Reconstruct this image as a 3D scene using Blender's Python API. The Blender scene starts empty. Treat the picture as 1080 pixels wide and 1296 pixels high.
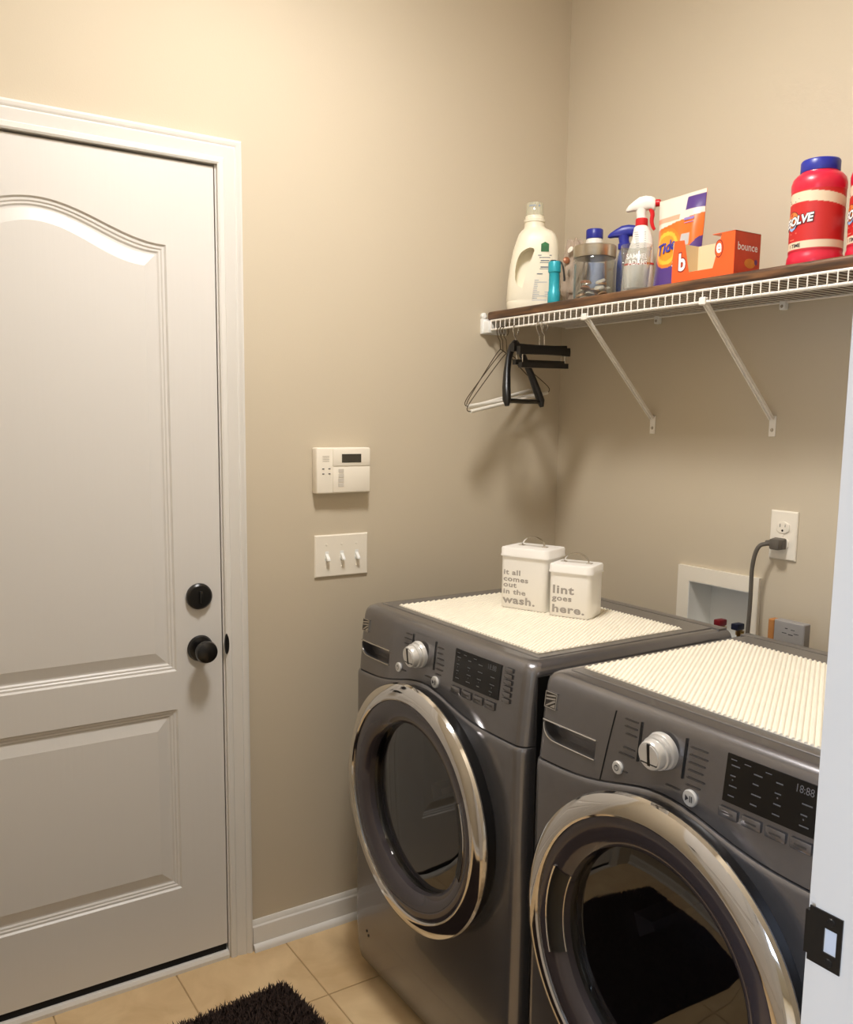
import bpy, bmesh, math, random
from mathutils import Vector, Matrix, Euler
random.seed(7)
PI = math.pi
SC = bpy.context.scene
COL = SC.collection

# ------------------------------------------------------------------ camera
F, PX, PY = 1120.34, 525.29, 680.88
CAM = Vector((2.1389, -1.9010, 1.4427)); YAW, PIT, ROL = 2.5735, -0.1323, 0.0105
fw = Vector((math.cos(PIT)*math.cos(YAW), math.cos(PIT)*math.sin(YAW), math.sin(PIT)))
rt = fw.cross(Vector((0, 0, 1))).normalized(); up = rt.cross(fw)
rt, up = math.cos(ROL)*rt + math.sin(ROL)*up, math.cos(ROL)*up - math.sin(ROL)*rt
cd = bpy.data.cameras.new('camera'); cam = bpy.data.objects.new('camera', cd); COL.objects.link(cam)
cam.matrix_world = Matrix(((rt.x, up.x, -fw.x, CAM.x), (rt.y, up.y, -fw.y, CAM.y), (rt.z, up.z, -fw.z, CAM.z), (0, 0, 0, 1)))
cd.sensor_fit = 'VERTICAL'; cd.sensor_height = 36.0; cd.sensor_width = 30.0
cd.lens = F*36.0/1296.0
cd.shift_x = (540-PX)/1296.0; cd.shift_y = (PY-648)/1296.0
cd.clip_start = 0.03; cd.clip_end = 60
SC.camera = cam

# ------------------------------------------------------------------ world, light, exposure
SC.view_settings.view_transform = 'Standard'; SC.view_settings.look = 'None'
SC.view_settings.gamma = 1.0; SC.view_settings.use_curve_mapping = False
SC.view_settings.exposure = 0.0
W = bpy.data.worlds.new('world'); SC.world = W; W.use_nodes = True
W.node_tree.nodes['Background'].inputs[0].default_value = (0.62, 0.76, 1.0, 1)
W.node_tree.nodes['Background'].inputs[1].default_value = 1.0
LAMP_STRENGTH = 123.0
LAMP_COLOR = (1.0, 0.970, 0.940, 1)
LAMP_POS = (0.88, -1.10)
DAY_POWER = 66.0
CEIL = 2.74
# daylight that comes in through the window at the end of the hall behind the photographer
dl = bpy.data.lights.new('hall_window_daylight', 'AREA'); dl.shape = 'RECTANGLE'; dl.size = 1.0; dl.size_y = 1.3
dl.energy = DAY_POWER; dl.color = (0.62, 0.76, 1.0)
dlo = bpy.data.objects.new('hall_window_daylight', dl); COL.objects.link(dlo)
dlo.location = (2.6, -4.02, 1.5); dlo.rotation_euler = (PI/2, 0, 0)

# ------------------------------------------------------------------ materials
MATS = {}
def srgb(r, g, b):
    f = lambda c: (c/255/12.92) if c/255 <= 0.04045 else ((c/255+0.055)/1.055)**2.4
    return (f(r), f(g), f(b), 1)
def mat(name, col, rough=0.5, metal=0.0, noise=None, bump=None, spec=0.5, coat=0.0, emit=None, stretch=None):
    """col sRGB 0-255; noise=(scale, amount) mottles the colour; bump=(scale, strength, distance)"""
    if name in MATS: return MATS[name]
    m = bpy.data.materials.new(name); m.use_nodes = True; nt = m.node_tree; b = nt.nodes['Principled BSDF']
    c = srgb(*col)
    b.inputs['Base Color'].default_value = c; b.inputs['Roughness'].default_value = rough
    b.inputs['Metallic'].default_value = metal; b.inputs['Specular IOR Level'].default_value = spec
    b.inputs['Coat Weight'].default_value = coat
    if noise or bump:
        tc = nt.nodes.new('ShaderNodeTexCoord'); mp = nt.nodes.new('ShaderNodeMapping')
        nt.links.new(tc.outputs['Object'], mp.inputs[0])
        if stretch: mp.inputs['Scale'].default_value = stretch
    if noise:
        n = nt.nodes.new('ShaderNodeTexNoise'); n.inputs['Scale'].default_value = noise[0]; n.inputs['Detail'].default_value = 5
        nt.links.new(mp.outputs[0], n.inputs['Vector'])
        r = nt.nodes.new('ShaderNodeValToRGB'); a = noise[1]
        r.color_ramp.elements[0].position = 0.3; r.color_ramp.elements[1].position = 0.7
        r.color_ramp.elements[0].color = (c[0]*(1-a), c[1]*(1-a), c[2]*(1-a), 1)
        r.color_ramp.elements[1].color = (min(1, c[0]*(1+a)), min(1, c[1]*(1+a)), min(1, c[2]*(1+a)), 1)
        nt.links.new(n.outputs[0], r.inputs[0]); nt.links.new(r.outputs[0], b.inputs['Base Color'])
    if bump:
        n2 = nt.nodes.new('ShaderNodeTexNoise'); n2.inputs['Scale'].default_value = bump[0]; n2.inputs['Detail'].default_value = 4
        nt.links.new(mp.outputs[0], n2.inputs['Vector'])
        bp = nt.nodes.new('ShaderNodeBump'); bp.inputs['Strength'].default_value = bump[1]; bp.inputs['Distance'].default_value = bump[2]
        nt.links.new(n2.outputs[0], bp.inputs['Height']); nt.links.new(bp.outputs[0], b.inputs['Normal'])
    if emit:
        b.inputs['Emission Color'].default_value = emit[0]; b.inputs['Emission Strength'].default_value = emit[1]
    MATS[name] = m
    return m
def clear_mat(name, tint, alpha_gloss=0.12, rough=0.03, diffuse=0.0, dcol=(200, 200, 200)):
    """thin clear glass / plastic: see-through with a glossy coat"""
    if name in MATS: return MATS[name]
    m = bpy.data.materials.new(name); m.use_nodes = True; nt = m.node_tree
    for n in list(nt.nodes): nt.nodes.remove(n)
    o = nt.nodes.new('ShaderNodeOutputMaterial'); t = nt.nodes.new('ShaderNodeBsdfTransparent'); g = nt.nodes.new('ShaderNodeBsdfGlossy')
    t.inputs[0].default_value = (*tint, 1); g.inputs['Roughness'].default_value = rough
    lw = nt.nodes.new('ShaderNodeLayerWeight'); lw.inputs[0].default_value = 0.5
    pw_ = nt.nodes.new('ShaderNodeMath'); pw_.operation = 'POWER'; pw_.inputs[1].default_value = 4.0
    ml = nt.nodes.new('ShaderNodeMath'); ml.operation = 'MULTIPLY_ADD'; ml.inputs[1].default_value = 0.75; ml.inputs[2].default_value = alpha_gloss*0.25
    nt.links.new(lw.outputs['Facing'], pw_.inputs[0]); nt.links.new(pw_.outputs[0], ml.inputs[0])
    mx = nt.nodes.new('ShaderNodeMixShader')
    nt.links.new(ml.outputs[0], mx.inputs[0]); nt.links.new(t.outputs[0], mx.inputs[1]); nt.links.new(g.outputs[0], mx.inputs[2])
    last = mx
    if diffuse > 0:
        d = nt.nodes.new('ShaderNodeBsdfDiffuse'); d.inputs[0].default_value = srgb(*dcol)
        m2 = nt.nodes.new('ShaderNodeMixShader'); m2.inputs[0].default_value = diffuse
        nt.links.new(mx.outputs[0], m2.inputs[1]); nt.links.new(d.outputs[0], m2.inputs[2]); last = m2
    nt.links.new(last.outputs[0], o.inputs[0])
    MATS[name] = m
    return m
def print_mat(name, rough=0.45, coat=0.0):
    """flat print: reads the vertex colour attribute 'print'"""
    if name in MATS: return MATS[name]
    m = bpy.data.materials.new(name); m.use_nodes = True; nt = m.node_tree; b = nt.nodes['Principled BSDF']
    a = nt.nodes.new('ShaderNodeVertexColor'); a.layer_name = 'print'
    nt.links.new(a.outputs[0], b.inputs['Base Color']); b.inputs['Roughness'].default_value = rough; b.inputs['Coat Weight'].default_value = coat
    MATS[name] = m
    return m

M_WALL = mat('beige wall paint', (201, 188, 165), 0.75, bump=(260, 0.10, 0.002), noise=(1.3, 0.02))
M_CEIL = mat('ceiling paint', (220, 216, 208), 0.9, noise=(3, 0.02))
M_TRIM = mat('white trim paint', (224, 220, 213), 0.35, noise=(4, 0.015))
M_DOOR = mat('white moulded door paint', (218, 214, 208), 0.38, bump=(60, 0.16, 0.0015), stretch=(1, 1, 0.05))
M_WPLAST = mat('white plastic', (238, 230, 214), 0.35, noise=(9, 0.015))
M_BWHITE = mat('bright white plastic', (240, 240, 236), 0.35, noise=(9, 0.01))
M_BLACK = mat('black metal', (10, 9, 9), 0.28, noise=(20, 0.1), spec=0.6)
M_KNOB = mat('pale silver plastic', (222, 220, 216), 0.25, 0.35, noise=(5, 0.02), coat=0.5)
M_BLKPL = mat('black plastic', (14, 13, 13), 0.4, noise=(20, 0.1))
M_DARK = mat('dark gap', (8, 7, 7), 0.9, noise=(10, 0.1))
M_GRAPH = mat('graphite metallic paint', (126, 124, 126), 0.27, 0.75, noise=(60, 0.04), coat=0.35)
M_TOPP = mat('graphite top panel', (126, 123, 122), 0.30, 0.65, noise=(60, 0.04), coat=0.2)
M_CHROME = mat('chrome', (226, 224, 222), 0.07, 1.0, noise=(5, 0.01))
M_SATIN = mat('satin silver', (205, 203, 200), 0.22, 1.0, noise=(5, 0.02))
M_STEEL = mat('brushed steel lid', (188, 180, 166), 0.28, 1.0, noise=(80, 0.04))
M_SHADE = mat('painted side shade', (26, 25, 25), 0.5, 0.2, noise=(20, 0.05))  # shade between washer and dryer painted as a near-black colour
M_SMOKE = mat('smoked grey plastic', (72, 66, 70), 0.12, 0.25, noise=(8, 0.03), coat=0.5)
M_DRUM = mat('drum steel', (120, 118, 120), 0.35, 0.9, noise=(40, 0.05))
M_RUBBER = mat('dark rubber', (30, 29, 30), 0.6, noise=(20, 0.1))
M_BOWL = clear_mat('smoked glass bowl', (0.42, 0.41, 0.43), 0.55, 0.02)
M_GLASS = clear_mat('clear glass', (0.90, 0.91, 0.90), 0.35, 0.02)
M_CLEARP = clear_mat('clear plastic', (0.88, 0.89, 0.90), 0.15, 0.08, 0.12, (220, 220, 222))
M_BAG = clear_mat('crinkled plastic bag', (0.80, 0.76, 0.72), 0.6, 0.15, 0.70, (186, 168, 150))
M_BLUEL = clear_mat('blue tinted plastic', (0.30, 0.45, 0.85), 0.15, 0.08, 0.45, (50, 90, 190))
M_TEAL = mat('teal anodised', (40, 160, 176), 0.35, 0.1, noise=(15, 0.03))
M_BLUE = mat('blue plastic', (38, 46, 150), 0.35, noise=(15, 0.04))
M_RED = mat('red plastic', (214, 34, 40), 0.35, noise=(15, 0.04))
M_CREAM = mat('cream plastic', (240, 232, 210), 0.40, noise=(12, 0.02))
M_WHITEP = mat('white bottle plastic', (240, 236, 228), 0.40, noise=(12, 0.02))
M_ENAMEL = mat('white enamel', (240, 236, 229), 0.30, noise=(6, 0.012))
M_GREYINK = mat('grey lettering', (158, 151, 144), 0.6, noise=(20, 0.03))
M_INKD = mat('dark ink', (40, 38, 44), 0.6, noise=(20, 0.03))
M_INKB = mat('pale blue ink', (140, 158, 186), 0.6, noise=(20, 0.03))
M_INKW = mat('white ink', (240, 238, 234), 0.5, noise=(20, 0.01))
M_INKP = mat('panel ink', (66, 61, 57), 0.5, noise=(20, 0.03))
M_INKG = mat('display legend grey', (92, 93, 96), 0.5, noise=(20, 0.03))
M_GREEN = mat('green label', (40, 110, 60), 0.5, noise=(60, 0.2))
M_ORANGE = mat('orange carton', (238, 92, 34), 0.45, noise=(10, 0.05))
M_ORANGR = mat('orange red carton', (206, 72, 40), 0.45, noise=(18, 0.12))
M_CARD = mat('cream carton inside', (225, 205, 165), 0.7, noise=(12, 0.03))
M_BROWNC = mat('brown cardboard', (176, 118, 62), 0.8, noise=(30, 0.08))
M_GREYC = mat('grey printed card', (150, 146, 142), 0.7, noise=(30, 0.05))
M_LIP = mat('dark red outline', (150, 40, 22), 0.5, noise=(20, 0.03))
M_WIREW = mat('white vinyl wire', (238, 232, 222), 0.35, noise=(9, 0.015))
M_WIREB = mat('bronze hanger wire', (96, 84, 66), 0.35, 0.8, noise=(30, 0.08))
M_PAPER = mat('white paper tube', (232, 226, 214), 0.7, noise=(30, 0.03))
M_HANGB = mat('black hanger lacquer', (15, 13, 12), 0.35, noise=(30, 0.1))
M_CORD = mat('grey cord', (92, 86, 78), 0.5, noise=(30, 0.05))
M_MAT = mat('off white ribbed liner', (244, 236, 218), 0.65, noise=(30, 0.02))
M_RUGB = mat('dark brown rug backing', (34, 24, 20), 0.95, noise=(60, 0.2))
M_RUG = mat('dark brown rug pile', (58, 43, 37), 0.9, noise=(90, 0.35))
M_LCD = mat('lcd grey', (66, 63, 54), 0.25, noise=(30, 0.04))
M_BTN = mat('grey keys', (205, 198, 186), 0.5, noise=(30, 0.03))
M_DISP = mat('black display glass', (10, 10, 12), 0.12, noise=(10, 0.05))
M_GROUT = mat('grout', (186, 158, 118), 0.9, noise=(60, 0.06))
M_VRED = mat('valve red', (118, 20, 30), 0.4, noise=(30, 0.05))
M_VBLUE = mat('valve blue', (20, 26, 50), 0.4, noise=(30, 0.05))
M_BRASS = mat('brass', (170, 140, 90), 0.3, 1.0, noise=(30, 0.05))
M_PRINT = print_mat('printed film', 0.35, 0.2)
M_LABEL = print_mat('printed label', 0.45)
def wood_mat():
    m = bpy.data.materials.new('stained pine'); m.use_nodes = True; nt = m.node_tree; b = nt.nodes['Principled BSDF']
    tc = nt.nodes.new('ShaderNodeTexCoord'); mp = nt.nodes.new('ShaderNodeMapping'); mp.inputs['Scale'].default_value = (1.2, 14, 14)
    n = nt.nodes.new('ShaderNodeTexNoise'); n.inputs['Scale'].default_value = 6; n.inputs['Detail'].default_value = 8; n.inputs['Distortion'].default_value = 0.6
    r = nt.nodes.new('ShaderNodeValToRGB'); r.color_ramp.elements[0].color = srgb(58, 38, 24); r.color_ramp.elements[1].color = srgb(124, 86, 54)
    r.color_ramp.elements[0].position = 0.35; r.color_ramp.elements[1].position = 0.68
    nt.links.new(tc.outputs['Object'], mp.inputs[0]); nt.links.new(mp.outputs[0], n.inputs['Vector']); nt.links.new(n.outputs[0], r.inputs[0])
    nt.links.new(r.outputs[0], b.inputs['Base Color']); b.inputs['Roughness'].default_value = 0.45
    return m
M_WOOD = wood_mat()
def tile_mat():
    m = bpy.data.materials.new('beige ceramic tile'); m.use_nodes = True; nt = m.node_tree; b = nt.nodes['Principled BSDF']
    tc = nt.nodes.new('ShaderNodeTexCoord'); oi = nt.nodes.new('ShaderNodeObjectInfo')
    ad = nt.nodes.new('ShaderNodeVectorMath'); ad.operation = 'ADD'
    n = nt.nodes.new('ShaderNodeTexNoise'); n.inputs['Scale'].default_value = 7; n.inputs['Detail'].default_value = 7; n.inputs['Distortion'].default_value = 0.8
    r = nt.nodes.new('ShaderNodeValToRGB'); r.color_ramp.elements[0].color = srgb(198, 166, 122); r.color_ramp.elements[1].color = srgb(226, 198, 154)
    r.color_ramp.elements[0].position = 0.3; r.color_ramp.elements[1].position = 0.72
    nt.links.new(tc.outputs['Object'], ad.inputs[0]); nt.links.new(oi.outputs['Location'], ad.inputs[1]); nt.links.new(ad.outputs[0], n.inputs['Vector'])
    nt.links.new(n.outputs[0], r.inputs[0]); nt.links.new(r.outputs[0], b.inputs['Base Color']); b.inputs['Roughness'].default_value = 0.42
    return m
M_TILE = tile_mat()

# ------------------------------------------------------------------ helpers
def BM(): return bmesh.new()
def box(bm, x0, x1, y0, y1, z0, z1, bev=0.0, seg=2):
    r = bmesh.ops.create_cube(bm, size=1.0)
    vs = r['verts']
    for v in vs:
        v.co = Vector(((x0+x1)/2+v.co.x*(x1-x0), (y0+y1)/2+v.co.y*(y1-y0), (z0+z1)/2+v.co.z*(z1-z0)))
    if bev > 0:
        es = {e for v in vs for e in v.link_edges}
        bmesh.ops.bevel(bm, geom=list(es), offset=bev, segments=seg, affect='EDGES', profile=0.5)
def loft(bm, rings, closed=True, cap=True):
    """rings: lists of Vectors of equal length"""
    L = [[bm.verts.new(p) for p in r] for r in rings]
    n = len(rings[0])
    for a, b in zip(L, L[1:]):
        for i in range(n if closed else n-1):
            j = (i+1) % n
            try: bm.faces.new((a[i], a[j], b[j], b[i]))
            except ValueError: pass
    if cap and closed:
        bm.faces.new(list(reversed(L[0]))); bm.faces.new(L[-1])
    return L
def lathe(bm, prof, seg=40, org=(0, 0, 0), axis='Z', cap=True):
    """prof: (r, h); axis 'Z' up, '-Y' towards the room front"""
    o = Vector(org); rings = []
    for r, h in prof:
        ring = []
        for k in range(seg):
            a = 2*PI*k/seg
            if axis == 'Z': ring.append(o+Vector((r*math.cos(a), r*math.sin(a), h)))
            elif axis == 'X': ring.append(o+Vector((h, r*math.cos(a), r*math.sin(a))))
            else: ring.append(o+Vector((r*math.cos(a), -h, r*math.sin(a))))
        rings.append(ring)
    loft(bm, rings, True, cap)
def tube(bm, pts, r, seg=8, cap=True, closed=False):
    pts = [Vector(p) for p in pts]; rings = []; prev = None
    n = len(pts)
    for i, p in enumerate(pts):
        if closed: t = (pts[(i+1) % n]-pts[(i-1) % n]).normalized()
        else: t = (pts[min(i+1, n-1)]-pts[max(i-1, 0)]).normalized()
        if prev is None:
            a = Vector((0, 0, 1)) if abs(t.z) < 0.9 else Vector((1, 0, 0))
            nrm = t.cross(a).normalized()
        else:
            nrm = (prev-t*prev.dot(t)).normalized()
        prev = nrm; bi = t.cross(nrm)
        rr = r[i] if isinstance(r, (list, tuple)) else r
        rings.append([p+nrm*rr*math.cos(2*PI*k/seg)+bi*rr*math.sin(2*PI*k/seg) for k in range(seg)])
    if closed: rings.append(rings[0]); loft(bm, rings, True, False)
    else: loft(bm, rings, True, cap)
def prism(bm, pts, f):
    """pts 2-D polygon; f(u, v, side) -> Vector with side 0/1"""
    a = [bm.verts.new(f(u, v, 0)) for u, v in pts]; b = [bm.verts.new(f(u, v, 1)) for u, v in pts]
    n = len(pts)
    bm.faces.new(a); bm.faces.new(list(reversed(b)))
    for i in range(n):
        j = (i+1) % n
        bm.faces.new((a[j], a[i], b[i], b[j]))
def smooth_pts(pts, it=3):
    P = [Vector(p) for p in pts]
    for _ in range(it):
        Q = [P[0]]
        for a, b in zip(P, P[1:]): Q += [a*0.75+b*0.25, a*0.25+b*0.75]
        Q.append(P[-1]); P = Q
    return P
def obj(name, bm, m, parent=None, smooth=True, ang=35):
    bmesh.ops.remove_doubles(bm, verts=bm.verts, dist=1e-6)
    bmesh.ops.recalc_face_normals(bm, faces=bm.faces)
    me = bpy.data.meshes.new(name); bm.to_mesh(me); bm.free()
    return link(name, me, m, parent, smooth, ang)
def link(name, me, m, parent=None, smooth=True, ang=35):
    if m: me.materials.clear(); me.materials.append(m)
    if smooth:
        for p in me.polygons: p.use_smooth = True
        try: me.set_sharp_from_angle(angle=math.radians(ang))
        except Exception: pass
    o = bpy.data.objects.new(name, me); COL.objects.link(o)
    if parent: o.parent = parent
    return o
def tag(o, label, cat, group=None, kind=None):
    if label: o['label'] = label
    if cat: o['category'] = cat
    if group: o['group'] = group
    if kind: o['kind'] = kind
    return o
def thing(name, label, cat, loc=(0, 0, 0), rz=0.0, group=None, kind=None):
    e = bpy.data.objects.new(name, None); COL.objects.link(e); e.location = loc; e.rotation_euler = (0, 0, rz)
    e.empty_display_size = 0.05
    return tag(e, label, cat, group, kind)
def boolean_cut(o, cutter_bm):
    bmesh.ops.recalc_face_normals(cutter_bm, faces=cutter_bm.faces)
    me = bpy.data.meshes.new('cutter'); cutter_bm.to_mesh(me); cutter_bm.free()
    c = bpy.data.objects.new('cutter', me); COL.objects.link(c)
    c.matrix_world = o.matrix_world
    c.parent = o.parent
    md = o.modifiers.new('cut', 'BOOLEAN'); md.object = c; md.operation = 'DIFFERENCE'; md.solver = 'EXACT'
    dg = bpy.context.evaluated_depsgraph_get(); dg.update()
    nm = bpy.data.meshes.new_from_object(o.evaluated_get(dg))
    o.modifiers.remove(md); bpy.data.objects.remove(c)
    m = o.data.materials[0]; o.data = nm
    nm.materials.clear(); nm.materials.append(m)
    for p in nm.polygons: p.use_smooth = True; p.material_index = 0
    nm.set_sharp_from_angle(angle=math.radians(30))
def text_data(s, size, bold=0.0, align='LEFT', spaced=False):
    """flat triangulated glyph mesh as (verts2d, faces)"""
    cu = bpy.data.curves.new('t', 'FONT'); cu.body = s; cu.size = size; cu.offset = bold; cu.align_x = align; cu.space_character = 1.1 if spaced else 1.0; cu.resolution_u = 3
    o = bpy.data.objects.new('t', cu); COL.objects.link(o)
    dg = bpy.context.evaluated_depsgraph_get(); dg.update()
    me = bpy.data.meshes.new_from_object(o.evaluated_get(dg))
    V = [(v.co.x, v.co.y) for v in me.vertices]; Fc = [tuple(p.vertices) for p in me.polygons]
    bpy.data.objects.remove(o); bpy.data.curves.remove(cu); bpy.data.meshes.remove(me)
    return V, Fc
def lettering(name, parts, m, parent, f, spaced=False):
    """parts: (string, size, bold, u, v, sx); f(u, v)->Vector on the surface just proud of it"""
    vs, fs = [], []
    for s, size, bold, u0, v0, sx in parts:
        V, Fc = text_data(s, size, bold, 'LEFT', spaced)
        k = len(vs)
        vs += [f(u0+x*sx, v0+y) for x, y in V]; fs += [tuple(i+k for i in q) for q in Fc]
    me = bpy.data.meshes.new(name); me.from_pydata([tuple(v) for v in vs], [], fs)
    return link(name, me, m, parent, False)
def rects(name, L, m, parent, f):
    """thin flat print bars: list of (u0,u1,v0,v1)"""
    vs, fs = [], []
    for u0, u1, v0, v1 in L:
        k = len(vs); vs += [f(u0, v0), f(u1, v0), f(u1, v1), f(u0, v1)]; fs.append((k, k+1, k+2, k+3))
    me = bpy.data.meshes.new(name); me.from_pydata([tuple(v) for v in vs], [], fs)
    o = link(name, me, m, parent, False)
    if len(L) > 1: o['kind'] = 'stuff'
    return o
def disc(bm, f, u, v, ru, rv, n=28, r_in=0.0):
    o = [bm.verts.new(f(u+ru*math.cos(2*PI*k/n), v+rv*math.sin(2*PI*k/n))) for k in range(n)]
    if r_in <= 0: bm.faces.new(o)
    else:
        i = [bm.verts.new(f(u+r_in*ru*math.cos(2*PI*k/n), v+r_in*rv*math.sin(2*PI*k/n))) for k in range(n)]
        for k in range(n): j = (k+1) % n; bm.faces.new((o[k], o[j], i[j], i[k]))
def painted(name, me, m, parent, colf):
    ca = me.color_attributes.new('print', 'FLOAT_COLOR', 'POINT')
    for i, v in enumerate(me.vertices): ca.data[i].color = colf(i)
    return link(name, me, m, parent, True)

# ================================================================== THE SETTING
RX = 1.675          # room face of the wall with the near doorway
RF = -2.12          # room face of the wall behind the open side
def struct(o, label, cat): return tag(o, label, cat, kind='structure')

# floor: slab with tiles as parts
b = BM(); box(b, -0.12, 3.5, -4.1, 0.12, -0.08, -0.003)
floor = struct(obj('floor', b, M_GROUT, smooth=False), 'beige ceramic tile floor with thin grout joints', 'floor')
TS = 0.303; b = BM(); box(b, 0.0015, TS-0.0015, 0.0015, TS-0.0015, -0.003, 0.0, 0.0012, 1)
tile0 = obj('tile', b, M_TILE, floor, smooth=False); first = True
for i in range(-1, 12):
    for j in range(0, 14):
        x, y = 0.285+TS*(i-1)+0.0, -0.962+TS*(3-j)-0.0
        if y+TS > 0.10 or y < -4.1 or x+TS > 3.55: continue
        t = tile0 if first else tile0.copy()
        if not first: COL.objects.link(t)
        first = False
        t.location = (x, y, 0)

# wall with the entry door (x = 0): opening y -1.95..-1.103, z 0..2.062
DY0, DY1 = -1.932, -1.1215
b = BM()
box(b, -0.12, 0, -1.097, 0.12, 0, CEIL); box(b, -0.12, 0, RF-0.12, -1.956, 0, CEIL); box(b, -0.12, 0, -1.956, -1.097, 2.066, CEIL)
struct(obj('wall_left', b, M_WALL, smooth=False), 'beige painted wall around the white entry door', 'wall')
# wall behind the machines (y = 0) with the recess for the washer valves
BX0, BX1, BZ0, BZ1 = 0.552, 0.744, 0.86, 1.022
b = BM()
box(b, 0, BX0, 0, 0.12, 0, CEIL); box(b, BX1, RX+0.12, 0, 0.12, 0, CEIL); box(b, BX0, BX1, 0, 0.12, 0, BZ0); box(b, BX0, BX1, 0, 0.12, BZ1, CEIL)
struct(obj('wall_back', b, M_WALL, smooth=False), 'beige painted wall behind the washer and dryer', 'wall')
# wall with the doorway the picture was taken through
OY0, OY1 = -1.98, -1.14
b = BM()
box(b, RX, RX+0.115, OY1+0.02, 0, 0, CEIL); box(b, RX, RX+0.115, RF-0.12, OY0-0.02, 0, CEIL); box(b, RX, RX+0.115, OY0-0.02, OY1+0.02, 2.06, CEIL)
struct(obj('wall_right', b, M_WALL, smooth=False), 'beige wall with the open hall doorway', 'wall')
b = BM(); box(b, 0, RX, RF-0.12, RF, 0, CEIL)
struct(obj('wall_front', b, M_WALL, smooth=False), 'beige wall facing the washer and dryer', 'wall')
b = BM(); box(b, -0.12, 3.5, -4.1, 0.12, CEIL, CEIL+0.1)
struct(obj('ceiling', b, M_CEIL, smooth=False), 'white ceiling', 'ceiling')
# the hall
b = BM(); box(b, 3.4, 3.5, -4.1, 0.12, 0, CEIL); struct(obj('wall_hall_side', b, M_WALL, smooth=False), 'beige hall wall across from the doorway', 'wall')
b = BM(); box(b, RX+0.115, 3.4, 0.0, 0.12, 0, CEIL); struct(obj('wall_hall_end', b, M_WALL, smooth=False), 'beige end wall of the hall', 'wall')
b = BM(); box(b, 1.2, 2.1, -4.1, -4.0, 0, CEIL); box(b, 3.1, 3.4, -4.1, -4.0, 0, CEIL); box(b, 2.1, 3.1, -4.1, -4.0, 0, 0.85); box(b, 2.1, 3.1, -4.1, -4.0, 2.15, CEIL)
struct(obj('wall_hall_window', b, M_WALL, smooth=False), 'beige hall wall with the window', 'wall')
b = BM(); box(b, 1.1, 1.2, -4.1, RF-0.12, 0, CEIL); struct(obj('wall_hall_left', b, M_WALL, smooth=False), 'beige hall wall beside the window', 'wall')
b = BM(); box(b, 2.1, 2.14, -4.09, -4.05, 0.85, 2.15); box(b, 3.06, 3.1, -4.09, -4.05, 0.85, 2.15); box(b, 2.14, 3.06, -4.09, -4.05, 0.85, 0.89); box(b, 2.14, 3.06, -4.09, -4.05, 2.11, 2.15); box(b, 2.14, 3.06, -4.09, -4.05, 1.48, 1.52)
struct(obj('window_1', b, M_TRIM, smooth=False), 'white hall window frame with one crossbar', 'window')

# ---- door casing (moulded profile) : profile as (distance from opening edge, projection)
CPROF = [(0.0, 0.0), (0.0, 0.010), (0.004, 0.0125), (0.014, 0.0125), (0.017, 0.009), (0.026, 0.0115), (0.040, 0.0155), (0.044, 0.013), (0.049, 0.017), (0.054, 0.0185), (0.059, 0.0165), (0.061, 0.0)]
def casing(name, wallx, sgn, y0, y1, ztop, label):
    """y0<y1 opening; wallx face; sgn projection direction"""
    b = BM()
    rings = []
    for (y, s, zf) in ((y0, -1, 0), (y0, -1, 1), (y1, 1, 1), (y1, 1, 0)):
        rings.append([Vector((wallx+sgn*h, y+s*d, (ztop+d) if zf else 0.0)) for d, h in CPROF])
    loft(b, rings, True, True)
    return struct(obj(name, b, M_TRIM, ang=25), label, 'door trim')
cz = casing('trim_1', 0, 1, -1.934, -1.115, 2.046, 'white moulded casing around the entry door')
# jamb inside the casing
b = BM()
box(b, -0.115, 0.0, -1.1185, -1.099, 0, 2.062); box(b, -0.115, 0.0, -1.954, -1.936, 0, 2.062); box(b, -0.115, 0.0, -1.936, -1.1185, 2.046, 2.062)
box(b, -0.115, -0.040, -1.134, -1.1185, 0, 2.046); box(b, -0.115, -0.040, -1.936, -1.921, 0, 2.046); box(b, -0.115, -0.040, -1.921, -1.134, 2.032, 2.046)
jamb = obj('door_jamb', b, M_TRIM, cz, smooth=False)
b = BM(); lathe(b, [(0.0, -0.002), (0.018, -0.002), (0.021, 0.0), (0.019, 0.004), (0.0, 0.005)], 20, (0, 0, 0), 'X')
sp = obj('strike_plate', b, M_BLACK, cz); sp.location = (0.012, -1.1135, 0.868); sp.scale = (0.9, 0.30, 1.3); sp['label'] = 'black strike plate lip beside the door knob'

# ---- the entry door with its two raised panels (height field)
DZ0, DZ1 = 0.040, 2.041
PY0, PY1 = -1.814, -1.2405
def arch(y):
    t = (y-(PY0+PY1)/2)/((PY1-PY0)/2)
    return 1.846+0.072*(0.5+0.5*math.cos(PI*min(1, abs(t)*1.0)))
def door_h(d):
    """relief as a function of distance inside a panel outline (m)"""
    P = [(-1, 0), (0, 0), (0.004, -0.0045), (0.009, -0.0045), (0.012, -0.0070), (0.016, -0.0070), (0.020, -0.010), (0.024, -0.010), (0.048, -0.0035), (0.051, -0.0025), (9, -0.0025)]
    for (a, ha), (c, hc) in zip(P, P[1:]):
        if d <= c: return ha+(hc-ha)*(d-a)/(c-a)
    return P[-1][1]
def ring_poly(inset, lower):
    """panel outline inset by a distance, list of (y,z)"""
    y0, y1 = PY0+inset, PY1-inset
    if lower: return [(y0, 0.232+inset), (y1, 0.232+inset), (y1, 0.713-inset), (y0, 0.713-inset)]
    L = [(y0, 0.812+inset), (y1, 0.812+inset)]
    n = 40
    for k in range(n+1):
        y = y1+(y0-y1)*k/n
        yy = PY1+(PY0-PY1)*k/n
        L.append((y, arch(yy)-inset))
    return L
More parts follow.
